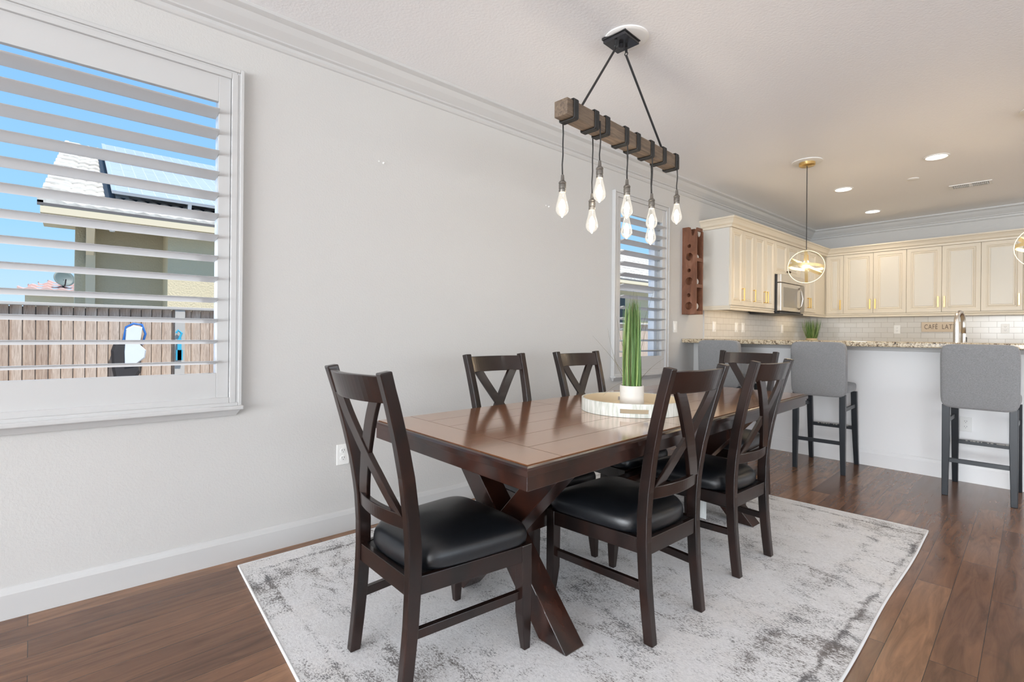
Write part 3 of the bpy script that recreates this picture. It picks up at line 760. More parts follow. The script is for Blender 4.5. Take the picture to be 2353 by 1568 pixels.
# plank top: breadboard ends + 6 long boards, thin grooves between
zt, bb = .760, .066
inset = .0185
def patch(mb, s0, s1, t0, t1, g=.0012):
    def q(s, t_, gs, gt):
        a = NL+(NR-NL)*s; b = FL+(FR_-FL)*s; return a+(b-a)*t_-O2
    gs, gt = g/.985, g/2.675
    c = [q(s0+gs, t0+gt, 0, 0), q(s1-gs, t0+gt, 0, 0), q(s1-gs, t1-gt, 0, 0), q(s0+gs, t1-gt, 0, 0)]
    mb.loft([[(p.x, p.y, .752) for p in c], [(p.x, p.y, zt) for p in c]])
mb = MB(); si, ti = inset/.985, inset/2.675
patch(mb, si, 1-si, ti, bb); patch(mb, si, 1-si, 1-bb, 1-ti)
nb = 6; ws = (1-2*si)/nb
for i in range(nb):
    cuts = [bb, .36, .66, 1-bb]
    for a, b in zip(cuts[:-1], cuts[1:]): patch(mb, si+i*ws, si+(i+1)*ws, a, b, .0012 if True else 0)
obj('tabletop', mb, M_top, dt)
mb = MB()
for z0, z1, i0, i1 in ((.684, .7275, .012, .040),):
    o_ = tring(i0, z0); o2 = tring(i0, z1); n1 = tring(i1, z0); n2 = tring(i1, z1)
    mb.loft([o_, o2, n2, n1], closed=True, caps=False)
obj('apron', mb, M_tab, dt, .002)
mb = MB(); mb.box(-.43, .36, .30, 2.36, .69, .727); 
def trestle(ox, oy):
    # planks in the XZ plane (slope taken from the photo), crossing at x=-1.565
    def plank(xb, xt, y0, y1, nm_):
        mb = MB(); hw_ = .0685
        mb.loft([[(xb-hw_+ox, y0, .013), (xb+hw_+ox, y0, .013), (xb+hw_+ox, y1, .013), (xb-hw_+ox, y1, .013)], [(xt-hw_+ox, y0, .684), (xt+hw_+ox, y0, .684), (xt+hw_+ox, y1, .684), (xt-hw_+ox, y1, .684)]])
        obj(nm_, mb, M_tab, dt, .003)
    a = oy
    plank(-1.255-O2.x, -1.895-O2.x, a, a+.098, 'leg'); plank(-1.870-O2.x, -1.238-O2.x, a+.001, a+.097, 'leg')
trestle(0, 1.303-O2.y); trestle(-.095, 3.02-O2.y)
mb = MB(); mb.loft([[(-1.565-O2.x-.03, 1.40-O2.y, .30), (-1.565-O2.x+.03, 1.40-O2.y, .30), (-1.565-O2.x+.03, 1.40-O2.y, .385), (-1.565-O2.x-.03, 1.40-O2.y, .385)],
    [(-1.66-O2.x-.03, 3.02-O2.y, .30), (-1.66-O2.x+.03, 3.02-O2.y, .30), (-1.66-O2.x+.03, 3.02-O2.y, .385), (-1.66-O2.x-.03, 3.02-O2.y, .385)]])
obj('stretcher', mb, M_tab, dt, .003)

# ------------------------------------------------------------------ dining chair
def lerp(a, b, t_): return a+(b-a)*t_
PZ = [(0, 0, .038), (.10, .011, .040), (.22, .022, .042), (.36, .028, .045), (.46, .027, .046), (.56, .020, .045), (.68, .002, .044), (.80, -.024, .042), (.92, -.056, .040), (1.032, -.090, .038)]
def post_y(z):
    for (z0, y0, d0), (z1, y1, d1) in zip(PZ[:-1], PZ[1:]):
        if z <= z1: f_ = (z-z0)/(z1-z0); return lerp(y0, y1, f_), lerp(d0, d1, f_)
    return PZ[-1][1], PZ[-1][2]
def post_x(z): return .193 if z < .6 else lerp(.193, .214, min(1, (z-.6)/.43))     # outer half width
def build_chair(label):
    c = thing('dining_chair', label, 'chair', (0, 0, 0))
    for s in (-1, 1):
        mb = MB(); rings = []
        N_ = 22
        for i in range(N_+1):
            z = 1.010*i/N_; y, d_ = post_y(z); xo = post_x(z)*s; xi = (post_x(z)-.034)*s
            top = .006 if i == N_ else 0
            rings.append([(xo, y, z), (xo, y+d_, z+top), (xi, y+d_, z+top), (xi, y, z)])
        mb.loft(rings); obj('rear_post', mb, M_esp, c, .004)
        # front leg, tapered at the foot
        mb = MB(); rings = []
        for z, th in ((0, .028), (.05, .034), (.13, .042), (.378, .044)):
            xo = .230*s; xi = (.230-th)*s; y1 = .503; y0 = y1-th
            if z < .1: xo = (.230-(.046-th)*.25)*s
            rings.append([(xo, y0, z), (xo, y1, z), (xi, y1, z), (xi, y0, z)])
        mb.loft(rings); obj('front_leg', mb, M_esp, c, .003)
        mb = MB(); mb.loft([[(s*.182, .05, .182), (s*.162, .05, .182), (s*.162, .05, .212), (s*.182, .05, .212)], [(s*.214, .462, .182), (s*.194, .462, .182), (s*.194, .462, .212), (s*.214, .462, .212)]]); obj('side_stretcher', mb, M_esp, c, .002)
        mb = MB(); mb.loft([[(s*.186, .06, .318), (s*.166, .06, .318), (s*.166, .06, .376), (s*.186, .06, .376)], [(s*.226, .462, .318), (s*.206, .462, .318), (s*.206, .462, .376), (s*.226, .462, .376)]]); obj('side_rail', mb, M_esp, c, .002)
    obj('front_rail', MB().box(-.186, .186, .478, .499, .318, .376), M_esp, c, .002)
    obj('rear_rail', MB().box(-.158, .158, .034, .054, .316, .378), M_esp, c, .002)
    obj('seat_board', MB().box(-.186, .186, .050, .482, .362, .3735), M_black, c)
    # curved rails
    def crail(nm_, z0, z1, bow, th, off):
        mb = MB(); rings = []; n_ = 18; xw = post_x((z0+z1)/2)-.032
        for i in range(n_+1):
            x = lerp(-xw, xw, i/n_); q = 1-(x/xw)**2
            yb = -bow*q; ring_ = []
            for z, dd in ((z0, 0), (z1, 0), (z1, 1), (z0, 1)):
                y, d_ = post_y(z); ring_.append((x, y+off+yb+dd*th, z))
            rings.append(ring_)
        mb.loft(rings); obj(nm_, mb, M_esp, c, .003)
    crail('top_rail', .918, 1.001, .038, .024, .006)
    crail('lower_back_rail', .520, .568, .022, .022, .008)
    # crossing back slats; slat 0 runs in front of slat 1
    za, zb = .568, .920
    for k_ in (0, 1):
        s = 1 if k_ == 0 else -1
        mb = MB(); rings = []; n_ = 20; wd = .030
        for i in range(n_+1):
            f_ = i/n_; z = lerp(za-.006, zb+.004, f_); x = s*lerp(.124, -.124, f_)
            y, d_ = post_y(z); xw = post_x(z)-.034; bow = lerp(.026, .038, f_)*(1-min(1, (abs(x)/xw)**2))
            yy = y+.010-bow+(.0 if k_ == 0 else .0045)
            th = .019 if k_ == 0 else .014
            rings.append([(x-wd, yy, z), (x+wd, yy, z), (x+wd, yy+th, z), (x-wd, yy+th, z)])
        mb.loft(rings); obj('back_slat', mb, M_esp, c, .002)
    # cushion
    mb = MB(); ns, nl_ = 40, 9
    prof = [(0, .371), (.55, .372), (.95, .374), (.985, .384), (1, .402), (.99, .422), (.95, .440), (.82, .458), (.5, .471), (.2, .476), (0, .477)]
    rings = []
    for q, z in prof[1:-1]:
        r_ = []
        for i in range(ns):
            a = 2*PI*i/ns; e_ = .17
            cx_ = math.copysign(abs(math.cos(a))**(2*e_), math.cos(a)); cy_ = math.copysign(abs(math.sin(a))**(2*e_), math.sin(a))
            yy = .300+cy_*.220*q; hwid = lerp(.196, .242, (yy-.08)/.44); xx = cx_*hwid*q
            if yy < .3: yy -= .036*max(0, 1-(xx/.155)**4)*min(1, (.3-yy)/.2)
            r_.append((xx, yy, z))
        rings.append(r_)
    mb.loft(rings); obj('seat_cushion', mb, M_leather, c, smooth=True, subsurf=1)
    return c
ZR = .0118
ch = build_chair('dark dining chair at near table end, its slatted back toward the viewer')
ch.location = (-1.532, .742, ZR)
G = 'dark dining chairs with crossed-slat backs'
ch['group'] = G
dup(ch, 'dark chair on right long side of the table, nearer the viewer', (-1.018, 1.768, ZR), PI/2, G)
c3 = dup(ch, 'dark chair on right long side, farther from viewer, paper tag below', (-1.048, 2.525, ZR), PI/2, G)
dup(ch, 'dark chair on wall side of the table, left one of that pair', (-2.125, 1.79, ZR), -PI/2, G)
dup(ch, 'dark chair on wall side of the table, right one beside potted grass', (-2.172, 2.53, ZR), -PI/2, G)
dup(ch, 'dark chair at far table end in front of a grey stool', (-1.665, 3.755, ZR), PI, G)
# paper care tag hanging under the far right chair
mb = MB(); mb.box(.19, .192, .16, .20, .235, .318); mb.box(.188, .190, .175, .23, .26, .318); tgo = obj('care_tag', mb, M_paper, c3); tgo['label'] = 'white paper care tag'
tgo.location = (-.395, 0, 0)

# ------------------------------------------------------------------ bar stools
def build_stool(label):
    c = thing('bar_stool', label, 'stool', (0, 0, 0))
    hw_ = .20
    def leg(nm_, x, y0b, y0t, zt_, th, s, front):
        mb = MB(); rings = []
        for f_ in (0, .25, .6, 1):
            z = zt_*f_; yb = lerp(y0b, y0t, f_**.8); tt = lerp(th*.78, th, min(1, f_*1.6)); xo = s*(hw_-.004); xi = s*(hw_-.004-tt)
            rings.append([(xo, yb, z), (xo, yb+tt, z), (xi, yb+tt, z), (xi, yb, z)])
        mb.loft(rings); obj(nm_, mb, M_stool, c, .003)
    for s in (-1, 1):
        leg('rear_leg', 0, -.004, -.02, .66, .044, s, 0); leg('front_leg', 0, .505, .40, .66, .044, s, 1)
        obj('side_stretcher', MB().box(s*(hw_-.03), s*(hw_-.014), .02, .43, .517, .549), M_stool, c, .002)
    obj('rear_stretcher', MB().box(-hw_+.03, hw_-.03, .006, .026, .243, .273), M_stool, c, .002)
    fs = obj('front_stretcher', MB().box(-hw_+.03, hw_-.03, .455, .475, .316, .347), M_stool, c, .002)
    rnd = random.Random(4); mb = MB()
    for i in range(14): x = rnd.uniform(-.13, .13); mb.box(x, x+rnd.uniform(.006, .02), .4542, .4552, .3405, .3478)
    obj('chipped_edge', mb, M_chip, fs)
    # upholstery
    def pad(nm_, x0, x1, y0, y1, z0, z1, r, lean=0, taper=0):
        mb = MB(); n_ = 6
        mb.v = []; import itertools
        g = [0, .04, .16, .5, .84, .96, 1]
        bm = bmesh.new(); bmesh.ops.create_cube(bm, size=2); bmesh.ops.subdivide_edges(bm, edges=bm.edges, cuts=5, use_grid_fill=True)
        hx, hy, hz = (x1-x0)/2, (y1-y0)/2, (z1-z0)/2
        for v in bm.verts:
            p = Vector((v.co.x*hx, v.co.y*hy, v.co.z*hz)); q = Vector((max(-hx+r, min(hx-r, p.x)), max(-hy+r, min(hy-r, p.y)), max(-hz+r, min(hz-r, p.z))))
            dlt = p-q
            if dlt.length > 1e-6: p = q+dlt.normalized()*r
            tz = (p.z/hz+1)/2
            p.x *= 1-taper*tz; p.y += -lean*tz
            v.co = p+Vector(((x0+x1)/2, (y0+y1)/2, (z0+z1)/2))
        me = bpy.data.meshes.new(nm_); bm.to_mesh(me); bm.free(); me.materials.append(M_fab)
        for pp in me.polygons: pp.use_smooth = True
        o = bpy.data.objects.new(nm_, me); col.objects.link(o); o.parent = c
        q_ = o.modifiers.new('sub', 'SUBSURF'); q_.levels = 1; q_.render_levels = 1
        return o
    pad('backrest', -hw_-.004, hw_+.004, -.045, .045, .638, 1.096, .022, .03, -.01)
    pad('seat', -hw_+.002, hw_-.002, .03, .455, .655, .748, .035)
    return c
G2 = 'grey upholstered bar stools along the bar'
st = build_stool('grey bar stool right of the table, white wall on both sides'); st.location = (-1.485, 4.752, 0); st.rotation_euler = (0, 0, math.radians(4)); st['group'] = G2
dup(st, 'leftmost grey bar stool, mostly hidden behind far chair', (-2.352, 4.765, 0), 0, G2)
dup(st, 'rightmost grey bar stool at the picture edge', (-.488, 4.765, 0), math.radians(1), G2)

# ------------------------------------------------------------------ linear chandelier
lc = thing('linear_chandelier', 'rustic wooden beam chandelier with eight hanging filament bulbs', 'chandelier', (-1.66, 2.215, CZ), math.radians(3.65))
# local frame: y along the beam; origin under canopy centre
P0 = Vector((-1.625, 1.69)); P1 = Vector((-1.692, 2.74)); dB = (P1-P0).normalized(); nB = Vector((dB.y, -dB.x)); O3 = Vector((-1.66, 2.215))
def loc3(s, off, z):
    p = P0+dB*s+nB*off-O3; return (p.dot(nB), p.dot(dB), z-CZ)
def L3(s): return loc3(s, 0, 0)[1]
x0_ = loc3(0, 0, 0)[0]
obj('beam', MB().box(x0_-.039, x0_+.039, L3(.023), L3(1.12), 2.163-CZ, 2.240-CZ), M_beam, lc, .003)
mb = MB(); mb.lathe([(.118, -.0), (.118, -.006), (.110, -.010), (.10, -.012)], 40, (.02, .02, 0)); obj('ceiling_medallion', mb, M_white, lc, smooth='auto')
mb = MB(); mb.box(-.074, .074, -.076, .076, -.016, -.002); obj('canopy', mb, M_black, lc, .003)
mb = MB(); mb.box(-.068, .068, -.070, .070, -.032, -.016); mb.lathe([(.010, -.055), (.012, -.052), (.012, -.032)], 16); obj('canopy_plate', mb, mat('canopy_plate', (.05, .05, .055), .22, .6), lc, .002)
for sa, ya in ((.184, -.05), (.973, .05)):
    hx = loc3(sa, 0, 2.27); top = (x0_*.3, ya, -.075)
    mb = MB(); mb.tube([(x0_*.2, ya, -.03), (x0_*.2, ya, -.058)], .007, 10); mb.tube([(x0_*.2+.009*math.cos(a), ya, -.066+.009*math.sin(a)) for a in [2*PI*i/12 for i in range(12)]], .0028, 6, closed=True)
    lk = obj('hook', mb, M_black, lc)
    b_ = Vector((hx[0], hx[1], 2.262-CZ)); mb = MB(); mb.tube([Vector(top), b_], .0062, 10); obj('rod', mb, M_black, lc, smooth='auto')
    mb = MB(); mb.tube([(b_.x, b_.y+.009*math.cos(a), b_.z-.008+.010*math.sin(a)) for a in [2*PI*i/12 for i in range(12)]], .003, 6, closed=True); mb.tube([(b_.x, b_.y, b_.z-.016), (b_.x, b_.y, b_.z-.024)], .005, 8); obj('hook', mb, M_black, lc)
wraps = [.084, .250, .345, .523, .640, .790, .930, 1.081]
for i, s_ in enumerate(wraps):
    mb = MB(); R_ = .045
    for k_ in range(4):
        y = L3(s_)+(k_-1.5)*.0088; zt_, zb_ = 2.245-CZ, 2.158-CZ
        pts = []
        for (cx_, cz_, a0) in ((x0_+.0365, zb_+.0055, -PI/2), (x0_+.0365, zt_-.0055, 0), (x0_-.0365, zt_-.0055, PI/2), (x0_-.0365, zb_+.0055, PI)):
            for q in range(4):
                a = a0+PI/2*q/3; pts.append((cx_+.0075*math.cos(a), y, cz_+.0075*math.sin(a)))
        mb.tube(pts, .0043, 6, closed=True)
    obj('cord_wrap', mb, M_cordg, lc, smooth=True)
bulbs = [(.098, -1, 1.706), (.340, -1, 1.664), (.272, 1, 1.795), (.520, 1, 1.758), (.668, -1, 1.681), (.777, 1, 1.735), (.932, -1, 1.683), (1.073, 1, 1.816)]
bp_ = [(0.0008, 0), (.004, .001), (.006, .005), (.014, .009), (.024, .018), (.0305, .031), (.0318, .044), (.029, .060), (.0235, .082), (.0185, .103), (.0155, .118), (.0145, .126)]
for i, (s_, sd_, zt_) in enumerate(bulbs):
    x, y, _ = loc3(s_, .047*sd_, 0); z = zt_-CZ
    mb = MB(); zz = z+.205
    mb.tube([(x, y, (2.20 if sd_ > 0 else 2.165)-CZ), (x+.001, y+.0015, lerp(2.165-CZ, zz, .2)), (x+.002*sd_, y+.003, lerp(2.165-CZ, zz, .4)), (x+.001, y+.001, lerp(2.165-CZ, zz, .6)), (x-.001, y-.0015, lerp(2.165-CZ, zz, .8)), (x, y, zz)], .0034, 8); cdr = obj('pendant_cord', mb, M_cordg, lc, smooth=True)
    mb = MB(); mb.lathe([(.0165, .122), (.0172, .126), (.0172, .134), (.0155, .136), (.0155, .138), (.0175, .140), (.0175, .158), (.0155, .162), (.0185, .165), (.0185, .170), (.014, .176), (.010, .179), (.0092, .181), (.0072, .206), (.004, .209)], 24, (x, y, z)); sk = obj('socket', mb, M_pewter, lc, smooth='auto')
    mb = MB(); mb.lathe(bp_, 28, (x, y, z)); bl = obj('bulb', mb, M_bulb, sk, smooth=True)
    # filament cage
    mb = MB(); mb.lathe([(.004, .024), (.013, .034), (.012, .072), (.004, .088)], 12, (x, y, z)); fl_ = obj('filament', mb, M_fil, sk, smooth=True)
    pl = light('bulb_light', 'POINT', (0, 0, 0), 1.5, (1, .88, .72), size=.02); pl.parent = lc; pl.location = (x, y, z+.06)

# ------------------------------------------------------------------ globe pendants
def pendant(label, loc):
    p_ = thing('globe_pendant', label, 'pendant light', loc)
    mb = MB(); mb.lathe([(.125, -.001), (.125, -.007), (.11, -.011), (.06, -.012)], 40); obj('ceiling_medallion', mb, M_white, p_, smooth='auto')
    mb = MB(); mb.lathe([(.066, -.011), (.066, -.036), (.058, -.042), (.01, -.043)], 32); obj('canopy', mb, M_brass, p_, smooth='auto')
    zc = 1.777-CZ; R_ = .148
    mb = MB(); mb.tube([(0, 0, -.04), (.001, 0, zc+R_+.01)], .0035, 8); obj('cord', mb, M_cordg, p_)
    def ringo(nm_, tiltv, r, wd, th, mt):
        # flat band ring: axis tiltv, width along axis wd
        ax = Vector(tiltv).normalized(); a_ = ax.cross(Vector((0, 0, 1)) if abs(ax.z) < .9 else Vector((1, 0, 0))).normalized(); b_ = ax.cross(a_)
        rings = []
        for i in range(56):
            t_ = 2*PI*i/56; d_ = a_*math.cos(t_)+b_*math.sin(t_); c_ = Vector((0, 0, zc))
            rings.append([c_+d_*(r-th)-ax*wd, c_+d_*r-ax*wd, c_+d_*r+ax*wd, c_+d_*(r-th)+ax*wd])
        mb = MB(); mb.loft(rings, closed=True); obj(nm_, mb, mt, p_)
    vx, vy = fw.x, fw.y
    vw = Vector((loc[0], loc[1], 0)).normalized()                    # horizontal direction in which the big thin hoop faces
    ringo('outer_hoop', (vw.x*.98, vw.y*.98, .05), R_, .0035, .003, M_brass)
    ringo('band', (vw.y, -vw.x, .02), R_-.004, .0125, .002, M_brassin)
    ringo('band', (.06, .10, 1), R_-.007, .0125, .002, M_brassin)
    ringo('band', (vw.y*.5-vw.x*.18, -vw.x*.5-vw.y*.18, .85), R_-.010, .0125, .002, M_brassin)
    mb = MB(); mb.lathe([(.016, .05), (.018, .045), (.018, .0), (.014, -.004)], 20, (0, 0, zc+.06)); mb.tube([(0, 0, zc+.1), (0, 0, zc+R_)], .004, 8); sk = obj('socket', mb, M_brass, p_, smooth='auto')
    mb = MB(); mb.lathe([(.001, -.085), (.014, -.078), (.026, -.055), (.027, -.035), (.018, -.008), (.013, .0)], 24, (0, 0, zc+.058)); obj('bulb', mb, mat('pendant_bulb', (1, 1, 1), .4, emit=(1, .90, .72), es=9), sk, smooth=True)
    l_ = light('pendant_bulb_light', 'POINT', (0, 0, 0), 7, (1, .78, .52), size=.03); l_.parent = p_; l_.location = (0, 0, zc-.05)
    return p_
pendant('brass orb pendant over the bar, left one, in full view', (-1.69, 5.05, CZ))
pendant('brass orb pendant cut off by the right picture edge', (-.195, 5.05, CZ))

# ------------------------------------------------------------------ ceiling fixtures
def downlight(label, x, y, en=30, c=(1, .84, .64)):
    p_ = thing('recessed_light', label, 'ceiling light', (x, y, CZ), 0, 'recessed kitchen downlights')
    mb = MB(); mb.lathe([(.074, -.001), (.092, -.001), (.091, -.005), (.078, -.008), (.074, -.004)], 40, caps=False); obj('trim_ring', mb, M_white, p_, smooth='auto')
    mb = MB(); mb.lathe([(.001, -.004), (.0755, -.004)], 40, caps=False); obj('diffuser', mb, M_emitw, p_)
    l_ = light('downlight_lamp', 'SPOT', (0, 0, 0), en, c, size=.07, spot=math.radians(150), blend=.9); l_.parent = p_; l_.location = (0, 0, -.02)
    return p_
def unseen_can(nm, x, y, en, c):
    # unseen recessed lights, added for fill; lamps, though numbered among the trim
    r_ = sempty(nm, (x, y, CZ))
    mb = MB(); mb.lathe([(.074, -.001), (.092, -.001), (.091, -.005), (.078, -.008), (.074, -.004)], 40, caps=False); obj('trim_ring', mb, M_white, r_, smooth='auto')
    mb = MB(); mb.lathe([(.001, -.004), (.0755, -.004)], 40, caps=False); obj('diffuser', mb, M_emitw, r_)
    l_ = light('unseen_can_lamp', 'SPOT', (0, 0, 0), en, c, size=.07, spot=math.radians(150), blend=.9); l_.parent = r_; l_.location = (0, 0, -.02)
downlight('largest recessed light on kitchen ceiling, farthest right', -.878, 5.733)
downlight('middle recessed light on kitchen ceiling, left of the others', -1.741, 6.278)
downlight('lowest and farthest recessed light, above the back cabinets', -1.798, 7.654)
for i, (x, y) in enumerate(((.6, 6.5), (.6, 7.8), (2.2, 6.5))):
    unseen_can('trim_%d' % (9+i), x, y, 26, (1, .84, .64))
for i, (x, y) in enumerate(((.9, .8), (.9, 3.3), (2.7, .8), (2.7, 3.3))):
    unseen_can('trim_%d' % (5+i), x, y, 26, (1, .97, .94))  # living-area cans added to brighten the bar front and floor
mb = MB(); mb.lathe([(.048, 0), (.048, -.004), (.044, -.007), (.001, -.008)], 28, (-1.157, 6.366, CZ)); tag(obj('ceiling_cap', mb, M_white, smooth='auto'), 'small flat white round cap on kitchen ceiling', 'ceiling cap')
vt = thing('air_vent', 'rectangular white air vent on the kitchen ceiling', 'vent', (-.80, 7.035, CZ), math.radians(3))
mb = MB()
for b_ in ((-.165, .165, -.09, -.066), (-.165, .165, .066, .09), (-.165, -.138, -.066, .066), (.138, .165, -.066, .066), (-.010, .010, -.066, .066)): mb.box(b_[0], b_[1], b_[2], b_[3], -.008, -.0005)
obj('frame', mb, M_white, vt, .002); obj('duct_opening', MB().box(-.138, .138, -.066, .066, -.002, -.0005), M_slot, vt)
mb = MB()
for i in range(9): x = -.125+i*.0141; mb.box(x, x+.003, -.064, .064, -.012, -.002)
for i in range(9): x = .013+i*.0141; mb.box(x, x+.003, -.064, .064, -.012, -.002)
mb.box(-.135, .135, -.022, -.018, -.010, -.003); mb.box(-.135, .135, .018, .022, -.010, -.003); obj('fins', mb, M_white, vt)
# warm strip lights under the cabinets
light('under_cabinet_strip', 'AREA', (-2.62, 5.75, 1.445), 1.2, (1, .74, .45), (0, 0, 0), .08, .95)
light('under_cabinet_strip', 'AREA', (-2.62, 7.5, 1.445), .8, (1, .74, .45), (0, 0, 0), .08, .6)
light('under_cabinet_strip', 'AREA', (-1.4, 8.33, 1.445), .8, (1, .84, .62), (0, 0, 0), 2.2, .08)

# ------------------------------------------------------------------ outdoors
GZ = -.35
struct(box('floor_outside', -60, -2.96, -30, 60, GZ-.2, GZ, M_ground))
fe = thing('wooden_fence', 'weathered board fence seen through the large window', 'fence', (-6.5, 0, GZ))
mb = MB(); y = -4.0; rnd = random.Random(2); i = 0
while y < 22:
    wd = .089; mb.loft([[(-.02, y+.004, z_), (.012-.022, y+.004, z_), (.012, y+wd-.004, z_), (-.02, y+wd-.004, z_)] for z_ in (.02, 1.36-GZ)]); y += wd; i += 1
obj('boards', mb, M_fence, fe); obj('gap_shade_sheet', MB().box(-.034, -.022, -4, 22, .02, 1.35-GZ), M_gutter, fe)  # dark sheet added behind the boards as the shade in their gaps
obj('cap_rail', MB().box(-.07, .062, -4, 22, 1.362-GZ, 1.391-GZ), M_fcap, fe, .004)
mb = MB()
for y in (-1.5, .83, 3.2, 5.6, 8.0): mb.box(.010, .05, y, y+.09, 0, 1.36-GZ)
obj('posts', mb, M_fcap, fe)
# pool net, bag and hook on the fence
pn = thing('pool_skimmer', 'white net with blue rim hung on the fence outside', 'pool net', (-6.43, .47, .97))
pts = [(0, -.075, -.20), (0, -.095, -.05), (0, -.06, .20), (0, .0, .235), (0, .07, .225), (0, .10, .13), (0, .075, .02)]
mb = MB(); mb.tube(pts, .011, 8); obj('rim', mb, M_blue, pn, smooth=True)
mb = MB(); mb.loft([[(.0, a*.9, b) for a, b in ((-.07, .18), (-.085, -.05), (-.08, -.21), (.0, -.20), (.11, -.12), (.12, -.04), (.06, .02), (.085, .2), (0, .22))], [(.045, a*.85, b) for a, b in ((-.07, .17), (-.085, -.05), (-.08, -.20), (.0, -.19), (.10, -.11), (.11, -.04), (.06, .02), (.08, .19), (0, .21))]]); obj('net', mb, M_mesh, pn)
bg_ = MB(); bg_.loft([[(-.02+x, a*s_, b*s_) for a, b in ((-.14, .03), (-.12, .1), (-.05, .12), (.05, .05), (.1, -.2), (.02, -.33), (-.1, -.33), (-.13, -.15))] for x, s_ in ((-.02, .9), (.02, 1), (.05, .85))])
b2 = obj('storage_bag', bg_, M_bag); b2.location = (-6.43, .43, .90); tag(b2, 'dark bag hanging on fence below the white net', 'bag')
hk = MB(); hk.box(-.01, .02, -.018, .018, -.17, .06); hk.box(-.01, .02, -.03, .03, -.17, -.06)
hk.tube([(.005, -.0, .06), (.005, .02, .12), (.005, -.012, .15), (.005, -.03, .12)], .012, 8)
h_ = obj('pole_clip', hk, M_cyan); h_.location = (-6.42, .865, .99); tag(h_, 'light blue plastic clip fixed to a fence post', 'clip')

# neighbour house
hs = thing('neighbor_house', 'beige stucco house with tiled roof beyond the fence', 'house', (-9, 0, GZ))
def hz(z): return z-GZ
obj('recessed_wall', MB().box(-9, -.9, .02, 1.10, 0, hz(2.72)), M_stA, hs)
obj('bay_wall', MB().box(-9, -.35, 1.10, 5.5, 0, hz(2.72)), M_stB, hs)
obj('long_wall', MB().box(-9, -.6, 5.5, 22, 0, hz(2.72)), M_stB, hs)
obj('corner_post', MB().box(-.90, -.78, .14, .25, 0, hz(2.72)), M_fascia, hs)
mb = MB(); mb.loft([[(-.9, .14, hz(2.1)), (-.78, .14, hz(2.25)), (-.1, .14, hz(2.66)), (-.9, .14, hz(2.66))], [(-.9, .23, hz(2.1)), (-.78, .23, hz(2.25)), (-.1, .23, hz(2.66)), (-.9, .23, hz(2.66))]]); obj('bracket', mb, M_fascia, hs)
obj('soffit', MB().box(-1.2, -.02, -.33, 22, hz(2.665), hz(2.69)), M_stA, hs)
obj('fascia', MB().box(-.05, .0, -.33, 22, hz(2.67), hz(2.765)), M_fascia, hs)
obj('gutter', MB().box(-.03, .004, -.36, 22, hz(2.765), hz(2.80)), M_gutter, hs)
# tiled roof: real courses
sl = .45; nr_ = 15; mb = MB(); dx = 4.9/nr_
ys = [-.36+.075*i for i in range(298)]
for r_ in range(nr_):
    x0r, x1r = -r_*dx, -(r_+1)*dx-.04; z0r = hz(2.80)+sl*(r_*dx)+.035; z1r = hz(2.80)+sl*((r_+1)*dx+.04)
    o = len(mb.v)
    for i, y in enumerate(ys):
        wv = .018*math.sin(y*2*PI/.15) if y > -.1 else .02
        mb.v += [(x0r, y+.045*r_*.33, z0r-.035), (x0r, y+.045*r_*.33, z0r+wv), (x1r, y+.045*r_*.33, z1r+wv)]
    for i in range(len(ys)-1):
        a = o+i*3; mb.f += [(a, a+3, a+4, a+1), (a+1, a+4, a+5, a+2)]
obj('roof_tiles', mb, M_rtile, hs)
mb = MB(); mb.loft([[(-.0, -.36, hz(2.76)), (-4.9, -.14, hz(2.76+4.9*sl)), (-4.9, -.14, hz(2.84+4.9*sl)), (-.0, -.36, hz(2.83))], [(-.0, -.30, hz(2.76)), (-4.9, -.08, hz(2.76+4.9*sl)), (-4.9, -.08, hz(2.84+4.9*sl)), (-.0, -.30, hz(2.83))]]); obj('rake_board', mb, M_rtile, hs)
# solar panels raised above the roof
so = thing('solar_panel', 'large framed solar panel array on neighbouring tiled roof', 'solar panel', (-9.42, .47, 2.80+.19+.20))
ang = math.atan(sl)
mb = MB(); mb.box(0, 4.35, 0, 6.2, -.03, 0); p_ = obj('panel', mb, M_solar, so); p_.rotation_euler = (0, -(PI-ang)*1.0, 0)
p_.rotation_euler = (0, ang, 0); p_.scale = (-1, 1, 1)
mb = MB(); mb.box(-.02, 4.37, -.05, 0, -.04, .006); mb.box(-.03, 0, -.05, 6.2, -.04, .006); q = obj('panel_frame', mb, mat('aluminium', (.75, .77, .80), .35, .6), so); q.rotation_euler = (0, ang, 0); q.scale = (-1, 1, 1)
mb = MB()
for y in (.9, 2.9, 4.9): mb.box(-.02, .06, y, y+.05, -.17, -.03); mb.box(-.10, .12, y-.12, y+.17, -.18, -.155)
q = obj('mounts', mb, MAT['aluminium'], so); q.rotation_euler = (0, ang, 0); q.scale = (-1, 1, 1)
mb = MB(); mb.box(.02, 4.2, -.12, 0, -.17, -.14); mb.box(-.30, .3, -.12, 6.2, -.170, -.160); q = obj('panel_shadow', mb, M_dark, so); q.rotation_euler = (0, ang, 0); q.scale = (-1, 1, 1)  # dark sheets standing in for the panels' shadow on the roof
mb = MB(); mb.lathe([(.001, -.05), (.03, -.045), (.045, -.01), (.045, .03), (.02, .04)], 16); 
fl2 = obj('flood_lamp', mb, M_white, hs, smooth=True); fl2.location = (-.25, .42, hz(2.60))
obj('wall_window', MB().box(-.62, -.57, 11.9, 13.1, hz(1.2), hz(2.35)), M_winglass, hs)

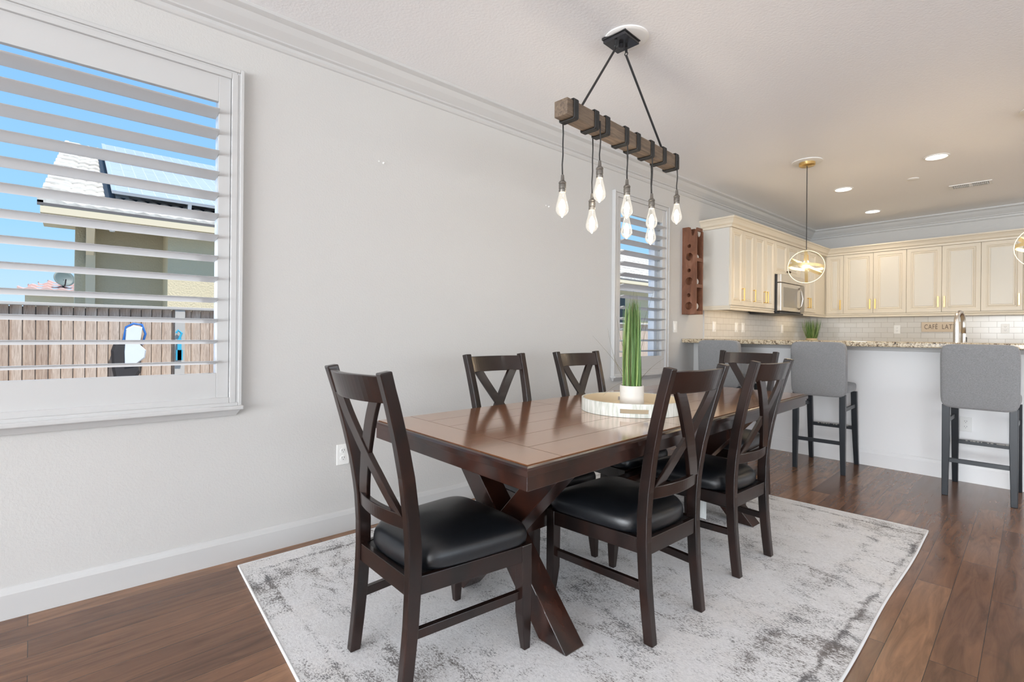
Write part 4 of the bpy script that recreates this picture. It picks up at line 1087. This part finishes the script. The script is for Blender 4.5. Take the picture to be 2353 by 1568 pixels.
# lower house with red tiles and satellite dish
h2 = thing('distant_house', 'low house with red tile roof past the fence', 'house', (-20.2, 0, GZ))
obj('wall', MB().box(-5.5, -.1, -1.05, 3, 0, hz(2.27)), M_stB, h2)
mb = MB(); ys = [-1.2+.07*i for i in range(64)]
for r_ in range(5):
    o = len(mb.v)
    for y in ys:
        wv = .035*math.sin(y*2*PI/.33); xs0 = .2-r_*.45; y = max(y, -1.2+r_*.2)
        mb.v += [(xs0, y, hz(2.28)+r_*.10), (xs0, y, hz(2.28)+r_*.10+.05+wv), (xs0-.5, y, hz(2.28)+(r_+1)*.10+wv)]
    for i in range(len(ys)-1): a = o+i*3; mb.f += [(a, a+3, a+4, a+1), (a+1, a+4, a+5, a+2)]
obj('roof_tiles', mb, M_rtile2, h2)
sdx = thing('satellite_dish', 'dark grey satellite dish on the red tiled roof', 'satellite dish', (-20.45, -.22, 2.50))
mb = MB(); mb.lathe([(.001, .0), (.05, .004), (.10, .018), (.128, .032), (.126, .036), (.095, .022), (.05, .008), (.001, .005)], 28, (0, 0, 0), 'X', caps=False); dh = obj('dish', mb, M_dish, sdx, smooth=True); dh.rotation_euler = (0, -.35, .35); dh.location = (0, 0, .16); dh.scale = (2, 2, 2)
mb = MB(); mb.tube([(0, 0, -.32), (0, 0, -.1), (-.0, 0, .14)], .028, 8); mb.tube([(0.0, 0, .0), (.20, .04, -.04), (.28, .06, .14)], .016, 6); obj('mast', mb, M_black, sdx)
# palms
def palm(label, loc, s, seed, trunk):
    rnd = random.Random(seed); p_ = thing('palm_tree', label, 'palm', loc)
    mb = MB()
    for i in range(16):
        a = rnd.uniform(0, 2*PI); el = rnd.uniform(-.2, 1.0); L1 = s*rnd.uniform(.8, 1.1); c_, s__ = math.cos(a), math.sin(a)
        P = [Vector((c_*L1*q*math.cos(el), s__*L1*q*math.cos(el), L1*q*math.sin(el)-.55*L1*q*q)) for q in [k_/8 for k_ in range(9)]]
        mb.tube(P, [.012*s*(1-k_/10) for k_ in range(9)], 4)
        side = Vector((-s__, c_, 0))
        for k_ in range(1, 9):
            for q in (-1, 1):
                b0 = P[k_]; tip = b0+side*q*.30*s*(1-k_/12)+Vector((c_*.10*s, s__*.10*s, -.16*s))
                mb.tube([b0, b0.lerp(tip, .5)+Vector((0, 0, .02*s)), tip], [.006*s, .012*s, .002*s], 4)
    obj('fronds', mb, M_palm, p_)
    mb = MB(); mb.tube([(0, 0, 0), (0, 0, -trunk)], .10*s, 10); obj('trunk', mb, mat('palm_trunk', (.2, .15, .1), .9), p_)
palm('palm fronds at the left picture edge beyond the fence', (-13, -1.62, 1.95), .6, 3, 2.3)
palm('palm seen over the roof through the narrow window', (-16, 22.4, 5.3), 1.0, 8, 5.65)
